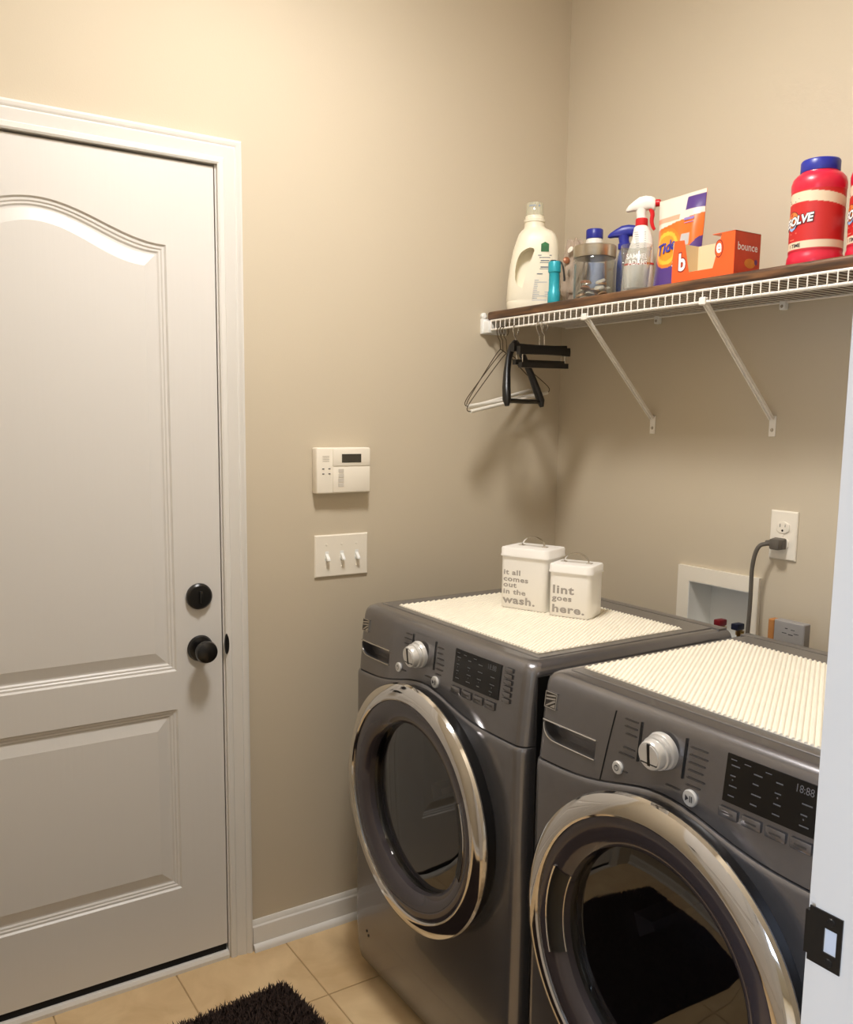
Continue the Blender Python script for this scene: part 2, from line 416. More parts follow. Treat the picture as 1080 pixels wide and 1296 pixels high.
door = thing('door_1', 'white two-panel arch-top entry door with black knob and deadbolt', 'door', (0, 0, 0), kind='structure')
b = BM()
box(b, -0.040, -0.012, DY0, DY1, DZ0, DZ1)
body = obj('door_core', b, M_DOOR, door, smooth=False)
b = BM()
# front skin: flat stiles/rails with holes, as bands of quads
def vx(y, z, h=0.0): return b.verts.new((-0.001+h, y, z))
up_ = ring_poly(0, False); lo_ = ring_poly(0, True)
o1 = [b.verts.new((-0.001, y, z)) for y, z in ((DY0, DZ0), (DY1, DZ0), (DY1, 0.76), (DY0, 0.76))]
l1 = [b.verts.new((-0.001, y, z)) for y, z in lo_]
for k in range(4): j = (k+1) % 4; b.faces.new((o1[k], o1[j], l1[j], l1[k]))
u1 = [b.verts.new((-0.001, y, z)) for y, z in up_]
b.faces.new((o1[3], o1[2], u1[1], u1[0]))
tr = b.verts.new((-0.001, DY1, DZ1)); tl = b.verts.new((-0.001, DY0, DZ1))
b.faces.new((o1[2], tr, u1[2], u1[1])); b.faces.new((tl, o1[3], u1[0], u1[-1]))
tops = [tr]+[b.verts.new((-0.001, u.co.y, DZ1)) for u in u1[3:-1]]+[tl]
arc = u1[2:]
for k in range(len(arc)-1): b.faces.new((tops[k], tops[k+1], arc[k+1], arc[k]))
# return edges of the skin
for p, q in ((o1[0], o1[1]), (o1[1], o1[2]), (o1[2], tr), (tl, o1[3]), (o1[3], o1[0])):
    b.faces.new((p, q, b.verts.new(q.co+Vector((-0.011, 0, 0))), b.verts.new(p.co+Vector((-0.011, 0, 0)))))
b.faces.new((tr, tl, b.verts.new(tl.co+Vector((-0.011, 0, 0))), b.verts.new(tr.co+Vector((-0.011, 0, 0)))))
obj('door_skin', b, M_DOOR, door, ang=20)
INS = [0.0, 0.004, 0.009, 0.012, 0.016, 0.020, 0.024, 0.048, 0.051]
for lower in (False, True):
    b = BM()
    rings = [[Vector((-0.001+door_h(i), y, z)) for y, z in ring_poly(i, lower)] for i in INS]
    L = loft(b, rings, True, False)
    b.faces.new(L[-1])
    obj('raised_panel', b, M_DOOR, door, ang=12)
# deadbolt
b = BM(); lathe(b, [(0.0, 0.0), (0.0325, 0.0), (0.0335, 0.004), (0.0325, 0.010), (0.028, 0.014), (0.0, 0.0155)], 40, (0, 0, 0), 'X')
db = obj('deadbolt', b, M_BLACK, door); db.location = (-0.001, -1.1805, 0.998)
b = BM(); box(b, 0.0135, 0.024, -0.004, 0.004, -0.015, 0.015, 0.002); obj('thumb_turn', b, M_BLACK, db)
# knob
b = BM(); lathe(b, [(0.0, 0.0), (0.0325, 0.0), (0.0335, 0.004), (0.030, 0.010), (0.016, 0.013), (0.0, 0.0135)], 40, (0, 0, 0), 'X')
kn = obj('knob_rosette', b, M_BLACK, door); kn.location = (-0.001, -1.180, 0.864)
b = BM(); lathe(b, [(0.0, 0.010), (0.011, 0.010), (0.0115, 0.028), (0.018, 0.033), (0.0265, 0.042), (0.0285, 0.050), (0.026, 0.058), (0.017, 0.0635), (0.0, 0.065)], 40, (0, 0, 0), 'X')
obj('knob', b, M_BLACK, kn)
# bottom sweep + threshold
b = BM(); box(b, -0.036, -0.004, DY0+0.002, DY1-0.002, 0.021, 0.041); obj('door_sweep', b, M_DARK, door, smooth=False)
b = BM()
loft(b, [[Vector((x, y, z)) for x, z in ((-0.115, 0.0), (0.008, 0.0), (0.0085, 0.010), (0.004, 0.018), (-0.004, 0.020), (-0.115, 0.020))] for y in (-1.935, -1.1195)])
struct(obj('threshold', b, M_TRIM, ang=30), 'white painted sill strip under the entry door', 'threshold')
# ---- baseboards with shoe moulding
BPROF = [(0, 0.0), (0.0, 0.083), (0.003, 0.083), (0.006, 0.078), (0.0075, 0.070), (0.011, 0.066), (0.012, 0.060), (0.012, 0.0)]
SPROF = [(0.012, 0), (0.012, 0.018), (0.016, 0.0175), (0.021, 0.014), (0.024, 0.008), (0.025, 0)]
def baseboard(name, f, s0, s1, label):
    b = BM(); loft(b, [[f(s, d, z) for d, z in BPROF] for s in (s0, s1)])
    o = struct(obj(name, b, M_TRIM, ang=25), label, 'baseboard')
    b = BM(); loft(b, [[f(s, d, z) for d, z in SPROF] for s in (s0, s1)])
    obj('shoe_moulding', b, M_TRIM, o, ang=40)
    return o
baseboard('baseboard_left', lambda s, d, z: Vector((d, s, z)), -1.053, -0.0005, 'white baseboard between door casing and dryer')
baseboard('baseboard_back', lambda s, d, z: Vector((s, -d, z)), 0.026, RX-0.001, 'white baseboard behind the machines')
baseboard('baseboard_front', lambda s, d, z: Vector((s, RF+d, z)), 0.001, RX-0.001, 'white baseboard on the wall facing the machines')

# ---- near doorway jamb and casing (bright, right edge)
b = BM()
box(b, RX-0.001, RX+0.116, OY1, OY1+0.0198, 0, 2.04); box(b, RX-0.001, RX+0.116, OY0-0.0198, OY0, 0, 2.04); box(b, RX-0.001, RX+0.116, OY0, OY1, 2.04, 2.0598)
box(b, RX+0.045, RX+0.080, OY1-0.011, OY1, 0, 2.04); box(b, RX+0.045, RX+0.080, OY0, OY0+0.011, 0, 2.04)
j2 = struct(obj('trim_2', b, M_TRIM, smooth=False), 'white jamb of the hall doorway with a black strike plate', 'door trim')
casing('trim_3', RX-0.001, -1, OY0-0.005, OY1+0.005, 2.045, 'white casing on the laundry side of the hall doorway')
casing('trim_4', RX+0.116, 1, OY0-0.005, OY1+0.005, 2.045, 'white casing on the hall side of the doorway')
# strike plate: plate with latch hole, lip and screws
b = BM()
SX0, SX1, SZ0, SZ1 = RX-0.006, RX+0.028, 0.925, 0.981
hx0, hx1, hz0, hz1 = RX+0.010, RX+0.023, 0.9405, 0.9655
ysp = OY1-0.0016
for r in ((SX0, SX1, SZ0, hz0), (SX0, SX1, hz1, SZ1), (SX0, hx0, hz0, hz1), (hx1, SX1, hz0, hz1)):
    box(b, r[0], r[1], ysp, OY1-0.0001, r[2], r[3])
box(b, SX0-0.004, SX0, ysp, OY1+0.004, SZ0+0.006, SZ1-0.006)
st = obj('strike_plate', b, M_BLACK, j2, smooth=False); st['label'] = 'black strike plate on the near jamb'
b = BM(); box(b, hx0+0.001, hx1-0.001, OY1-0.0004, OY1-0.0001, hz0+0.001, hz1-0.001); obj('latch_pocket', b, mat('pale latch pocket', (205, 212, 224), 0.4, noise=(9, .02)), st, smooth=False)
for z in (0.9325, 0.9735):
    b = BM(); lathe(b, [(0, 0), (0.0042, 0), (0.0034, 0.0012), (0, 0.0014)], 14, (RX+0.0165, ysp, z), '-Y'); obj('screw', b, M_BLKPL, st)

# ---- hall door, swung open into the room against the front wall
d2 = thing('door_2', 'white hall door standing open along the wall facing the machines', 'door', (RX-0.012, OY0+0.004, 0), kind='structure')
b = BM(); box(b, -0.815, 0.0, -0.035, 0.0, 0.012, 2.03, 0.002, 1); obj('door_slab', b, M_DOOR, d2)
for z0_, z1_ in ((0.23, 0.71), (0.82, 1.88)):
    b = BM(); loft(b, [[Vector((x, 0.0005+h, z)) for x, z in ((-0.70+i_, z0_+i_), (-0.115-i_, z0_+i_), (-0.115-i_, z1_-i_), (-0.70+i_, z1_-i_))] for i_, h in ((0, 0), (0.010, 0.006), (0.03, 0.006), (0.05, 0.003))], True, True); obj('raised_panel', b, M_DOOR, d2, ang=12)
for z0_ in (0.25, 1.0, 1.8):
    b = BM(); lathe(b, [(0, z0_-0.045), (0.006, z0_-0.045), (0.006, z0_+0.045), (0, z0_+0.045)], 12, (0.005, -0.004, 0)); obj('hinge', b, M_BLACK, d2)
b = BM(); lathe(b, [(0, 0), (0.032, 0), (0.032, -0.006), (0.012, -0.010), (0.012, -0.028), (0.025, -0.040), (0.027, -0.050), (0.018, -0.060), (0, -0.062)], 24, (-0.752, 0, 0.95), '-Y'); obj('knob', b, M_BLACK, d2)

# ================================================================== CEILING LAMP
lamp = thing('ceiling_light', 'flush mounted frosted glass dome light on the laundry ceiling', 'light', (LAMP_POS[0], LAMP_POS[1], CEIL))
b = BM(); lathe(b, [(0, 0), (0.165, 0), (0.17, -0.01), (0.165, -0.028), (0.15, -0.03), (0.0, -0.03)], 40); obj('lamp_base', b, M_SATIN, lamp)
b = BM(); lathe(b, [(0.155, -0.03), (0.152, -0.038), (0.130, -0.050), (0.095, -0.058), (0.05, -0.063), (0.0, -0.064)], 40)
obj('lamp_dome', b, mat('lit frosted glass', (250, 240, 220), 0.5, noise=(5, .01), emit=(LAMP_COLOR, LAMP_STRENGTH)), lamp)
b = BM(); lathe(b, [(0, -0.064), (0.008, -0.064), (0.010, -0.071), (0.004, -0.080), (0, -0.081)], 16); obj('finial', b, M_SATIN, lamp)
# PART2
# ================================================================== WASHER AND DRYER
MW = 0.667; MZ = 0.981; MYB = -0.2376; MY0 = -0.80     # machine root sits at y = MY0
PROFILE = [(0.02, 0.030), (0.035, 0.036), (0.06, 0.043), (0.13, 0.0475), (0.30, 0.0475), (0.5, 0.047), (0.7, 0.044), (0.82, 0.040), (0.90, 0.033), (0.95, 0.027), (0.99, 0.022)]
def prof(z):
    if z <= PROFILE[0][0]: return PROFILE[0][1]
    for (a, ha), (c, hc) in zip(PROFILE, PROFILE[1:]):
        if z <= c: return ha+(hc-ha)*(z-a)/(c-a)
    return PROFILE[-1][1]
def front(u, z):
    t = (u-MW/2)/(MW/2)
    return -(prof(z)+0.004*(1-t*t))
def seam(u):
    g = math.exp(-((u-0.315)/0.135)**2)
    return 0.816+0.040*g
RC = 0.026
def outline(zf, inset=0.0, grow=0.0):
    """plan outline of the machine; zf(u) height; returns ring of Vectors"""
    pts = []
    yb = MYB-MY0
    us = []
    nb = 26
    pts.append((0.0, yb)); pts.append((0.0, yb*0.5))
    for k in range(7):
        a = PI/2*k/6
        u = RC-RC*math.cos(a); pts.append((u, ('c', RC, RC-RC*math.sin(a))))
    for k in range(1, nb): pts.append((RC+(MW-2*RC)*k/nb, None))
    for k in range(7):
        a = PI/2*(1-k/6)
        u = MW-RC+RC*math.cos(a); pts.append((u, ('c', MW-RC, RC-RC*math.sin(a))))
    pts.append((MW, yb*0.5)); pts.append((MW, yb))
    out = []
    for u, y in pts:
        z = zf(u)
        if y is None: yy = front(u, z)-grow
        elif isinstance(y, tuple): yy = front(y[1], z)-grow+y[2]
        else: yy = y
        s = 1-2*inset/MW
        out.append(Vector((MW/2+(u-MW/2)*s, yb-inset*0.3+(yy-yb)*(1-inset*1.15/(yb+0.07)), z)))
    return out
DC = (MW/2-0.002, 0.577); DYB = front(MW/2, 0.577)      # door centre and the panel behind it
def pf(off):                                            # a point on the front just proud of the panel
    off = max(0.0008, off-0.0042)
    return lambda u, z: Vector((u, front(u, z)-off, z))
def make_machine(name, label, x0, washer):
    r = thing(name, label, 'washing machine' if washer else 'clothes dryer', (x0, MY0, 0))
    # cabinet
    b = BM(); rings = []
    for t, g in [(0.0, 0), (0.012, 0), (0.035, 0), (0.07, 0), (0.15, 0), (0.3, 0), (0.45, 0), (0.6, 0), (0.75, 0.001), (0.88, 0.003), (0.96, 0.005), (0.988, 0.0056), (0.995, 0.0046), (0.999, 0.002), (1.0, -0.003)]:
        rings.append(outline(lambda u, t=t: 0.022+t*(seam(u)-0.001-0.022), 0.006*(1 if t == 0 else 0), g))
    loft(b, rings)
    c = obj('cabinet', b, M_GRAPH, r, ang=30)
    k = BM(); lathe(k, [(0.205, -0.42), (0.205, 0.10)], 64, (DC[0], DYB, DC[1]), '-Y'); boolean_cut(c, k)
    # control panel
    b = BM(); rings = []
    rings.append(outline(lambda u: seam(u), 0.003))
    rings.append(outline(lambda u: seam(u)+0.0015, 0.0, 0.0))
    rings.append(outline(lambda u: seam(u)+0.006, 0.0, 0.0))
    for t in (0.15, 0.35, 0.6, 0.8): rings.append(outline(lambda u, t=t: seam(u)+t*(0.955-seam(u)), 0.0, 0.0))
    for z, i in ((0.955, 0), (0.963, 0.001), (0.970, 0.0035), (0.976, 0.0085), (0.980, 0.017), (0.981, 0.026)): rings.append(outline(lambda u, z=z: z, i))
    loft(b, rings)
    p = obj('control_panel', b, M_GRAPH, r, ang=30)
    k = BM()
    hp = [(0.020, 0.8905), (0.158, 0.8925), (0.158, 0.8600), (0.062, 0.8585), (0.045, 0.8600), (0.033, 0.8650), (0.025, 0.8740)]
    prism(k, hp, lambda u, z, s: Vector((u, -0.10 if s else -0.012, z)))
    boolean_cut(p, k)
    f = pf(0.0045)
    b = BM(); tube(b, [f(0.018, 0.8915), f(0.06, 0.892), f(0.11, 0.8928), f(0.159, 0.8935)], 0.0022, 6); obj('handle_lip', b, M_SATIN, r)
    b = BM(); tube(b, smooth_pts([f(0.019, 0.886), f(0.022, 0.872), f(0.034, 0.861), f(0.05, 0.8575), f(0.158, 0.859)], 2), 0.0014, 6); obj('handle_edge', b, M_SATIN, r)
    if washer:
        b = BM()
        pts = [(0.196-0.02*t, 0.958-t*0.128) for t in [i/8 for i in range(9)]]
        tube(b, [Vector((u, front(u, z)-0.0003, z)) for u, z in pts], 0.0012, 5); obj('drawer_seam', b, M_DARK, r)
    # top panel details: rear rail and border step
    b = BM(); box(b, 0.012, MW-0.012, MYB-MY0-0.030, MYB-MY0-0.004, MZ-0.004, MZ+0.0016, 0.0012); obj('rear_rail', b, M_TOPP, r)
    b = BM(); box(b, 0.030, MW-0.030, 0.018, MYB-MY0-0.034, MZ-0.001, MZ+0.0016, 0.001, 1); obj('top_plate', b, M_TOPP, r)
    # added near-black side sheets, shade of the gap between machines put into colour
    for sx in (-0.0012, MW-0.0006):
        b = BM(); box(b, sx, sx+0.0018, -0.010, MYB-MY0-0.006, 0.03, 0.955, 0.0004, 1); obj('side_shade', b, M_SHADE, r)
    # feet
    for fx in (0.06, MW-0.06):
        for fy in (0.05, MYB-MY0-0.06):
            b = BM(); lathe(b, [(0, 0.0), (0.024, 0.0), (0.024, 0.012), (0.012, 0.016), (0.012, 0.024), (0, 0.024)], 16, (fx, fy, 0)); obj('foot', b, M_RUBBER, r)
    # ---- the round door
    d = bpy.data.objects.new('door', None); COL.objects.link(d); d.parent = r; d.empty_display_size = 0.05
    d.location = (DC[0], DYB, DC[1])
    b = BM(); lathe(b, [(0.268, -0.006), (0.269, 0.0), (0.273, 0.012), (0.274, 0.032), (0.200, 0.032), (0.200, -0.006)], 96, (0, 0, 0), '-Y', False); obj('door_rim', b, M_BLKPL, d)
    b = BM(); lathe(b, [(0.272, 0.027), (0.2805, 0.029), (0.2820, 0.033), (0.2795, 0.040), (0.269, 0.0465), (0.256, 0.0500), (0.248, 0.0500), (0.2445, 0.0475), (0.2435, 0.042)], 96, (0, 0, 0), '-Y', False); obj('chrome_ring', b, M_CHROME, d)
    b = BM(); lathe(b, [(0.2435, 0.045), (0.234, 0.0465), (0.214, 0.044), (0.200, 0.039), (0.192, 0.031), (0.190, 0.018)], 96, (0, 0, 0), '-Y', False); obj('smoked_ring', b, M_SMOKE, d)
    b = BM(); lathe(b, [(0.190, 0.018), (0.1885, 0.011), (0.184, 0.0115), (0.150, 0.0130), (0.10, 0.0145), (0.05, 0.0155), (0.0, 0.016)], 72, (0, 0, 0), '-Y', False); obj('glass_bowl', b, M_BOWL, d)
    s = -1 if washer else 1
    # pull pocket with chrome edge in the smoked ring
    b = BM(); A0, A1 = math.radians(-20), math.radians(24)
    def ap(R, a, h): return Vector((s*R*math.cos(a), -h, R*math.sin(a)))
    rr = []
    for i in range(13):
        a = A0+(A1-A0)*i/12; w = 1 if 0 < i < 12 else 0.0
        rr.append([ap(0.221, a, 0.0465), ap(0.216, a, 0.0465), ap(0.209, a, 0.0445), ap(0.198, a, 0.0400), ap(0.194, a, 0.0345)])
    loft(b, rr, False, False); obj('pull_recess', b, M_BLKPL, d)
    b = BM(); tube(b, [ap(0.2215, A0+(A1-A0)*i/16, 0.0465) for i in range(17)], 0.0022, 6); obj('pull_edge', b, M_CHROME, d)
    b = BM(); tube(b, [ap(0.1925, A0+(A1-A0)*i/16, 0.032) for i in range(17)], 0.0016, 6); obj('pull_edge', b, M_SATIN, d)
    # drum with lifters
    b = BM(); lathe(b, [(0.204, -0.012), (0.202, -0.02), (0.202, -0.40), (0.0, -0.405)], 64, (DC[0], DYB, DC[1]), '-Y', False); dr = obj('drum', b, M_DRUM, r)
    for q in range(3):
        a = math.radians(-38+120*q)
        b = BM()
        fl = [(-0.022, 0.0), (-0.008, 0.045), (0.008, 0.045), (0.022, 0.0)]
        rings = []
        for h in (0.15, 0.39):
            rg = []
            for t, e in fl:
                R = 0.2015-e; x, z = R*math.cos(a)-t*math.sin(a), R*math.sin(a)+t*math.cos(a)
                rg.append(Vector((DC[0]+x, DYB+h, DC[1]+z)))
            rings.append(rg)
        loft(b, rings); obj('lifter', b, mat('lifter plastic', (96, 94, 96), 0.5, noise=(9, .03)), dr)
    # ---- controls
    ku, kz = (0.306, 0.925) if washer else (0.291, 0.917)
    ky = front(ku, kz)
    b = BM(); lathe(b, [(0, 0), (0.0305, 0.0), (0.0315, 0.005), (0.0295, 0.010), (0.0255, 0.011), (0.0255, 0.013), (0.0275, 0.015), (0.0275, 0.020), (0.0245, 0.021), (0.0245, 0.030), (0.0225, 0.0335), (0.0, 0.0345)], 48, (0, 0, 0), '-Y')
    kn = obj('dial', b, M_KNOB, r); kn.location = (ku, ky, kz); kn.rotation_euler = (math.radians(6), 0, 0)
    b = BM(); box(b, -0.003, 0.003, -0.0362, -0.0335, -0.016, 0.021, 0.0008, 1); box(b, -0.016, 0.016, -0.0358, -0.0335, -0.013, -0.011); obj('pointer', b, M_BLKPL, kn)
    b = BM(); lathe(b, [(0.0, 0.0335), (0.0195, 0.0338), (0.0195, 0.0352), (0.0, 0.0356)], 40, (0, 0, 0), '-Y'); obj('dial_face', b, M_KNOB, kn)
    f = pf(0.0058)
    for q in ((0.2535, 0.2575, 0.890, 0.956), (0.3465, 0.3505, 0.894, 0.958)): rects('dial_mark', [q], M_DARK, r, f)
    L = []
    for q in range(6):
        w = random.uniform(0.018, 0.034)
        if q not in (3,): L.append((0.247-w, 0.247, 0.950-q*0.0118, 0.9525-q*0.0118))
        w = random.uniform(0.018, 0.036)
        L.append((0.357, 0.357+w, 0.946-q*0.0118, 0.9485-q*0.0118))
    L += [(0.215, 0.236, 0.8625, 0.8650), (0.318, 0.346, 0.8735, 0.8760)]
    rects('cycle_print', L, M_INKP, r, f)
    for (u, z, R, sym) in ((0.206 if not washer else 0.215, 0.866, 0.0115, 'power'), (0.360 if not washer else 0.368, 0.870, 0.0135, 'play')):
        b = BM(); lathe(b, [(0, 0), (R, 0), (R, 0.003), (R*0.88, 0.0048), (0, 0.0050)], 28, (0, 0, 0), '-Y')
        bt = obj('round_button', b, M_KNOB, r); bt.location = (u, front(u, z)+0.0005, z)
        b = BM()
        g = lambda uu, vv: Vector((uu, -0.0056, vv))
        if sym == 'power': disc(b, g, 0, 0, R*0.45, R*0.45, 20, 0.75); b.faces.new([b.verts.new(g(x, y)) for x, y in ((-0.0006, 0), (0.0006, 0), (0.0006, R*0.5), (-0.0006, R*0.5))])
        else:
            b.faces.new([b.verts.new(g(x*R, y*R)) for x, y in ((-0.5, -0.38), (0.0, 0.0), (-0.5, 0.38))])
            for x in (0.12, 0.36): b.faces.new([b.verts.new(g(xx*R, y*R)) for xx, y in ((x, -0.38), (x+0.13, -0.38), (x+0.13, 0.38), (x, 0.38))])
        obj('symbol', b, M_INKD, bt, smooth=False)
    # display
    b = BM()
    D0, D1, E0, E1 = 0.425, 0.580, 0.889, 0.960
    n = 8; rings = []
    for i in range(n+1):
        u = D0+(D1-D0)*i/n
        rings.append([Vector((u, front(u, E0)+0.001, E0)), Vector((u, front(u, E0)-0.0020, E0)), Vector((u, front(u, (E0+E1)/2)-0.0020, (E0+E1)/2)), Vector((u, front(u, E1)-0.0020, E1)), Vector((u, front(u, E1)+0.001, E1))])
    loft(b, rings); dp = obj('display', b, M_DISP, r, ang=40)
    f = pf(0.0066)
    L = []
    for row in range(4):
        for cx in (0.434, 0.472, 0.508, 0.550):
            if row == 0 and cx > 0.53: continue
            w = random.uniform(0.009, 0.017); z = 0.944-row*0.0148-0.001*random.random()
            L.append((cx, cx+w, z, z+0.0020))
            if random.random() < 0.4: L.append((cx+w*0.4, cx+w*0.4+0.0022, z-0.006, z-0.004))
    L += [(0.432, 0.442, 0.9525, 0.954), (0.455, 0.466, 0.952, 0.9535), (0.490, 0.500, 0.952, 0.9535)]
    rects('display_print', L, M_INKG, dp, f)
    lettering('clock_digits', [('18:88', 0.0155, 0.0, 0.537, 0.9435, 0.85)], mat('dim digits', (96, 96, 100), 0.4, noise=(9, .02)), dp, f)
    # soft keys
    for q in range(4):
        u = 0.421+q*0.0395; z0, z1 = 0.8645, 0.8805
        b = BM(); box(b, u, u+0.033, front(u+0.016, 0.872)-0.0032, front(u+0.016, 0.872)-0.001, z0, z1, 0.0016, 2); kq = obj('key', b, M_GRAPH, r)
        rects('key_print', [(u+0.007, u+0.026, 0.8712, 0.8738)], M_INKP, kq, lambda uu, vv, u=u: Vector((uu, front(u+0.016, 0.872)-0.0036, vv)))
    if not washer:
        for q in range(6):
            z = 0.8905+q*0.0122; u = 0.592
            b = BM(); box(b, u, u+0.024, front(u+0.012, z)-0.0030, front(u+0.012, z)-0.001, z, z+0.0092, 0.0014, 2); obj('key', b, M_GRAPH, r)
    # square badge with slanted strokes
    b = BM(); B0, B1 = 0.017, 0.946; f = pf(0.0020)
    bw, bh = 0.032, 0.030
    for (a0, a1, c0, c1) in ((0, bw, 0, 0.0016), (0, bw, bh-0.0016, bh), (0, 0.0016, 0, bh), (bw-0.0016, bw, 0, bh)):
        prism(b, [(B0+a0, B1-bh+c0), (B0+a1, B1-bh+c0), (B0+a1, B1-bh+c1), (B0+a0, B1-bh+c1)], lambda u, z, s: Vector((u, front(u, z)-(0.0030 if s else -0.001), z)))
    for pts in ([(0.003, 0.020), (0.029, 0.024), (0.029, 0.027), (0.003, 0.023)], [(0.003, 0.014), (0.029, 0.018), (0.029, 0.021), (0.003, 0.017)], [(0.003, 0.003), (0.008, 0.003), (0.029, 0.014), (0.029, 0.017), (0.022, 0.015)], [(0.015, 0.003), (0.029, 0.003), (0.029, 0.011)]):
        prism(b, [(B0+a, B1-bh+c) for a, c in pts], lambda u, z, s: Vector((u, front(u, z)-(0.0030 if s else -0.001), z)))
    bd = obj('badge', b, M_SATIN, r, smooth=False)
    rects('badge_ground', [(B0, B0+bw, B1-bh, B1)], M_INKP, bd, lambda u, z: Vector((u, front(u, z)-0.0009, z)))
    # small vent mark low on the front
    if not washer:
        f2 = pf(0.0006); rects('front_mark', [(0.070, 0.076, 0.130, 0.137), (0.078, 0.083, 0.120, 0.128)], M_DARK, r, f2)
    return r
DX, WX = 0.207, 0.906
make_machine('clothes_dryer', 'graphite front-load dryer beside the door wall, two white canisters on top', DX, False)
make_machine('washing_machine', 'graphite front-load washer with a detergent drawer and nothing but a mat on top', WX, True)

# ---- ribbed liners
def liner(x0, x1, y0, y1, label):
    z = MZ+0.0016
    r = thing('ribbed_mat', label, 'mat', (x0, y0, z))
    w, h = x1-x0, y1-y0
    b = BM(); box(b, 0, w, 0, h, 0, 0.0016); obj('mat_sheet', b, M_MAT, r, smooth=False)
    b = BM(); d = Vector((-0.53, 0.848)); n = Vector((0.848, 0.53)); sp_ = 0.0086
    smin, smax = 0, w*n.x+h*n.y
    k = 0
    while True:
        s = 0.004+k*sp_; k += 1
        if s > smax: break
        ts = []
        for t in ((s*n.x-0)/0.53 if True else 0, (s*n.x-w)/0.53): ts.append(t)      # x = s*n.x - .53 t in [0,w]
        tx0, tx1 = (s*n.x-w)/0.53, (s*n.x)/0.53
        ty0, ty1 = (0-s*n.y)/0.848, (h-s*n.y)/0.848
        t0, t1 = max(tx0, ty0), min(tx1, ty1)
        if t1-t0 < 0.004: continue
        rings = []
        for t in (t0, t1):
            c = n*s+d*t
            rings.append([Vector((c.x+n.x*e, c.y+n.y*e, zz)) for e, zz in ((-0.0031, 0.0014), (-0.0022, 0.0036), (0.0, 0.0044), (0.0022, 0.0036), (0.0031, 0.0014))])
        loft(b, rings)
    ribs = obj('ribs', b, M_MAT, r, ang=80); ribs['kind'] = 'stuff'
    return r
liner(0.290, 0.822, -0.765, -0.345, 'off-white ribbed liner under the two white canisters')
liner(0.945, 1.535, -0.757, -0.335, 'off-white ribbed liner with nothing standing on it')
MATZ = MZ+0.0016+0.0044

# ================================================================== CANISTERS
def rrect(w, d, r, z, n=5):
    out = []
    for cx, cy, a0 in ((w/2-r, d/2-r, 0), (-w/2+r, d/2-r, 90), (-w/2+r, -d/2+r, 180), (w/2-r, -d/2+r, 270)):
        for k in range(n+1):
            a = math.radians(a0+90*k/n); out.append(Vector((cx+r*math.cos(a), cy+r*math.sin(a), z)))
    return out
def canister(label, loc, rz, w, d, h, lid_h, text, tag_label=None):
    r = thing('canister', label, 'canister', loc, rz)
    b = BM(); loft(b, [rrect(w-0.004, d-0.004, 0.012, 0), rrect(w, d, 0.013, 0.003), rrect(w, d, 0.013, h-lid_h+0.004)]); obj('canister_body', b, M_ENAMEL, r, ang=40)
    b = BM(); z = h-lid_h
    loft(b, [rrect(w+0.001, d+0.001, 0.013, z+0.002), rrect(w+0.007, d+0.007, 0.015, z), rrect(w+0.008, d+0.008, 0.016, z+0.002), rrect(w+0.005, d+0.005, 0.015, z+0.005), rrect(w+0.005, d+0.005, 0.015, h-0.004), rrect(w+0.001, d+0.001, 0.013, h-0.0008), rrect(w-0.006, d-0.006, 0.010, h)])
    lid = obj('lid', b, M_ENAMEL, r, ang=40)
    b = BM(); pts = [Vector((-0.030*math.cos(PI*k/14), 0.0, h+0.002+0.021*math.sin(PI*k/14))) for k in range(15)]
    tw = [[p+Vector((0, e, 0))+Vector((0, 0, zz)) for e, zz in ((-0.0045, 0), (0.0045, 0), (0.0045, 0.0016), (-0.0045, 0.0016))] for p in pts]
    loft(b, tw); hd = obj('lid_handle', b, M_CHROME, lid, ang=40)
    for sx in (-1, 1):
        b = BM(); box(b, sx*0.032-0.007, sx*0.032+0.007, -0.006, 0.006, h-0.0002, h+0.0022, 0.0007, 1); obj('handle_foot', b, M_CHROME, hd)
    lettering('lettering', text, M_GREYINK, r, lambda u, v: Vector((-w/2+u, -d/2-0.0004, v)), True)
    return r
a1 = math.atan2(0.048, 0.122)
def cpos(p, a, w, d): c, s = math.cos(a), math.sin(a); return (p[0]+c*w/2-s*d/2, p[1]+s*w/2+c*d/2, MATZ)
canister('taller white enamel canister reading it all comes out in the wash', cpos((0.4335, -0.561), a1, 0.127, 0.100), a1, 0.127, 0.100, 0.150, 0.022,
  [('it all', 0.0172, 0.0005, 0.010, 0.0830, 1.42), ('comes', 0.0172, 0.0005, 0.010, 0.0665, 1.42), ('out', 0.0172, 0.0005, 0.010, 0.0520, 1.42), ('in the', 0.0172, 0.0005, 0.010, 0.0350, 1.42), ('wash.', 0.0255, 0.0008, 0.010, 0.0120, 1.42)])
a2 = math.atan2(0.045, 0.090)
canister('shorter white enamel canister reading lint goes here', cpos((0.5685, -0.521), a2, 0.104, 0.086), a2, 0.104, 0.086, 0.124, 0.020,
  [('lint', 0.0270, 0.0008, 0.010, 0.0550, 1.38), ('goes', 0.0180, 0.0005, 0.010, 0.0375, 1.36), ('here.', 0.0255, 0.0008, 0.010, 0.0095, 1.40)])

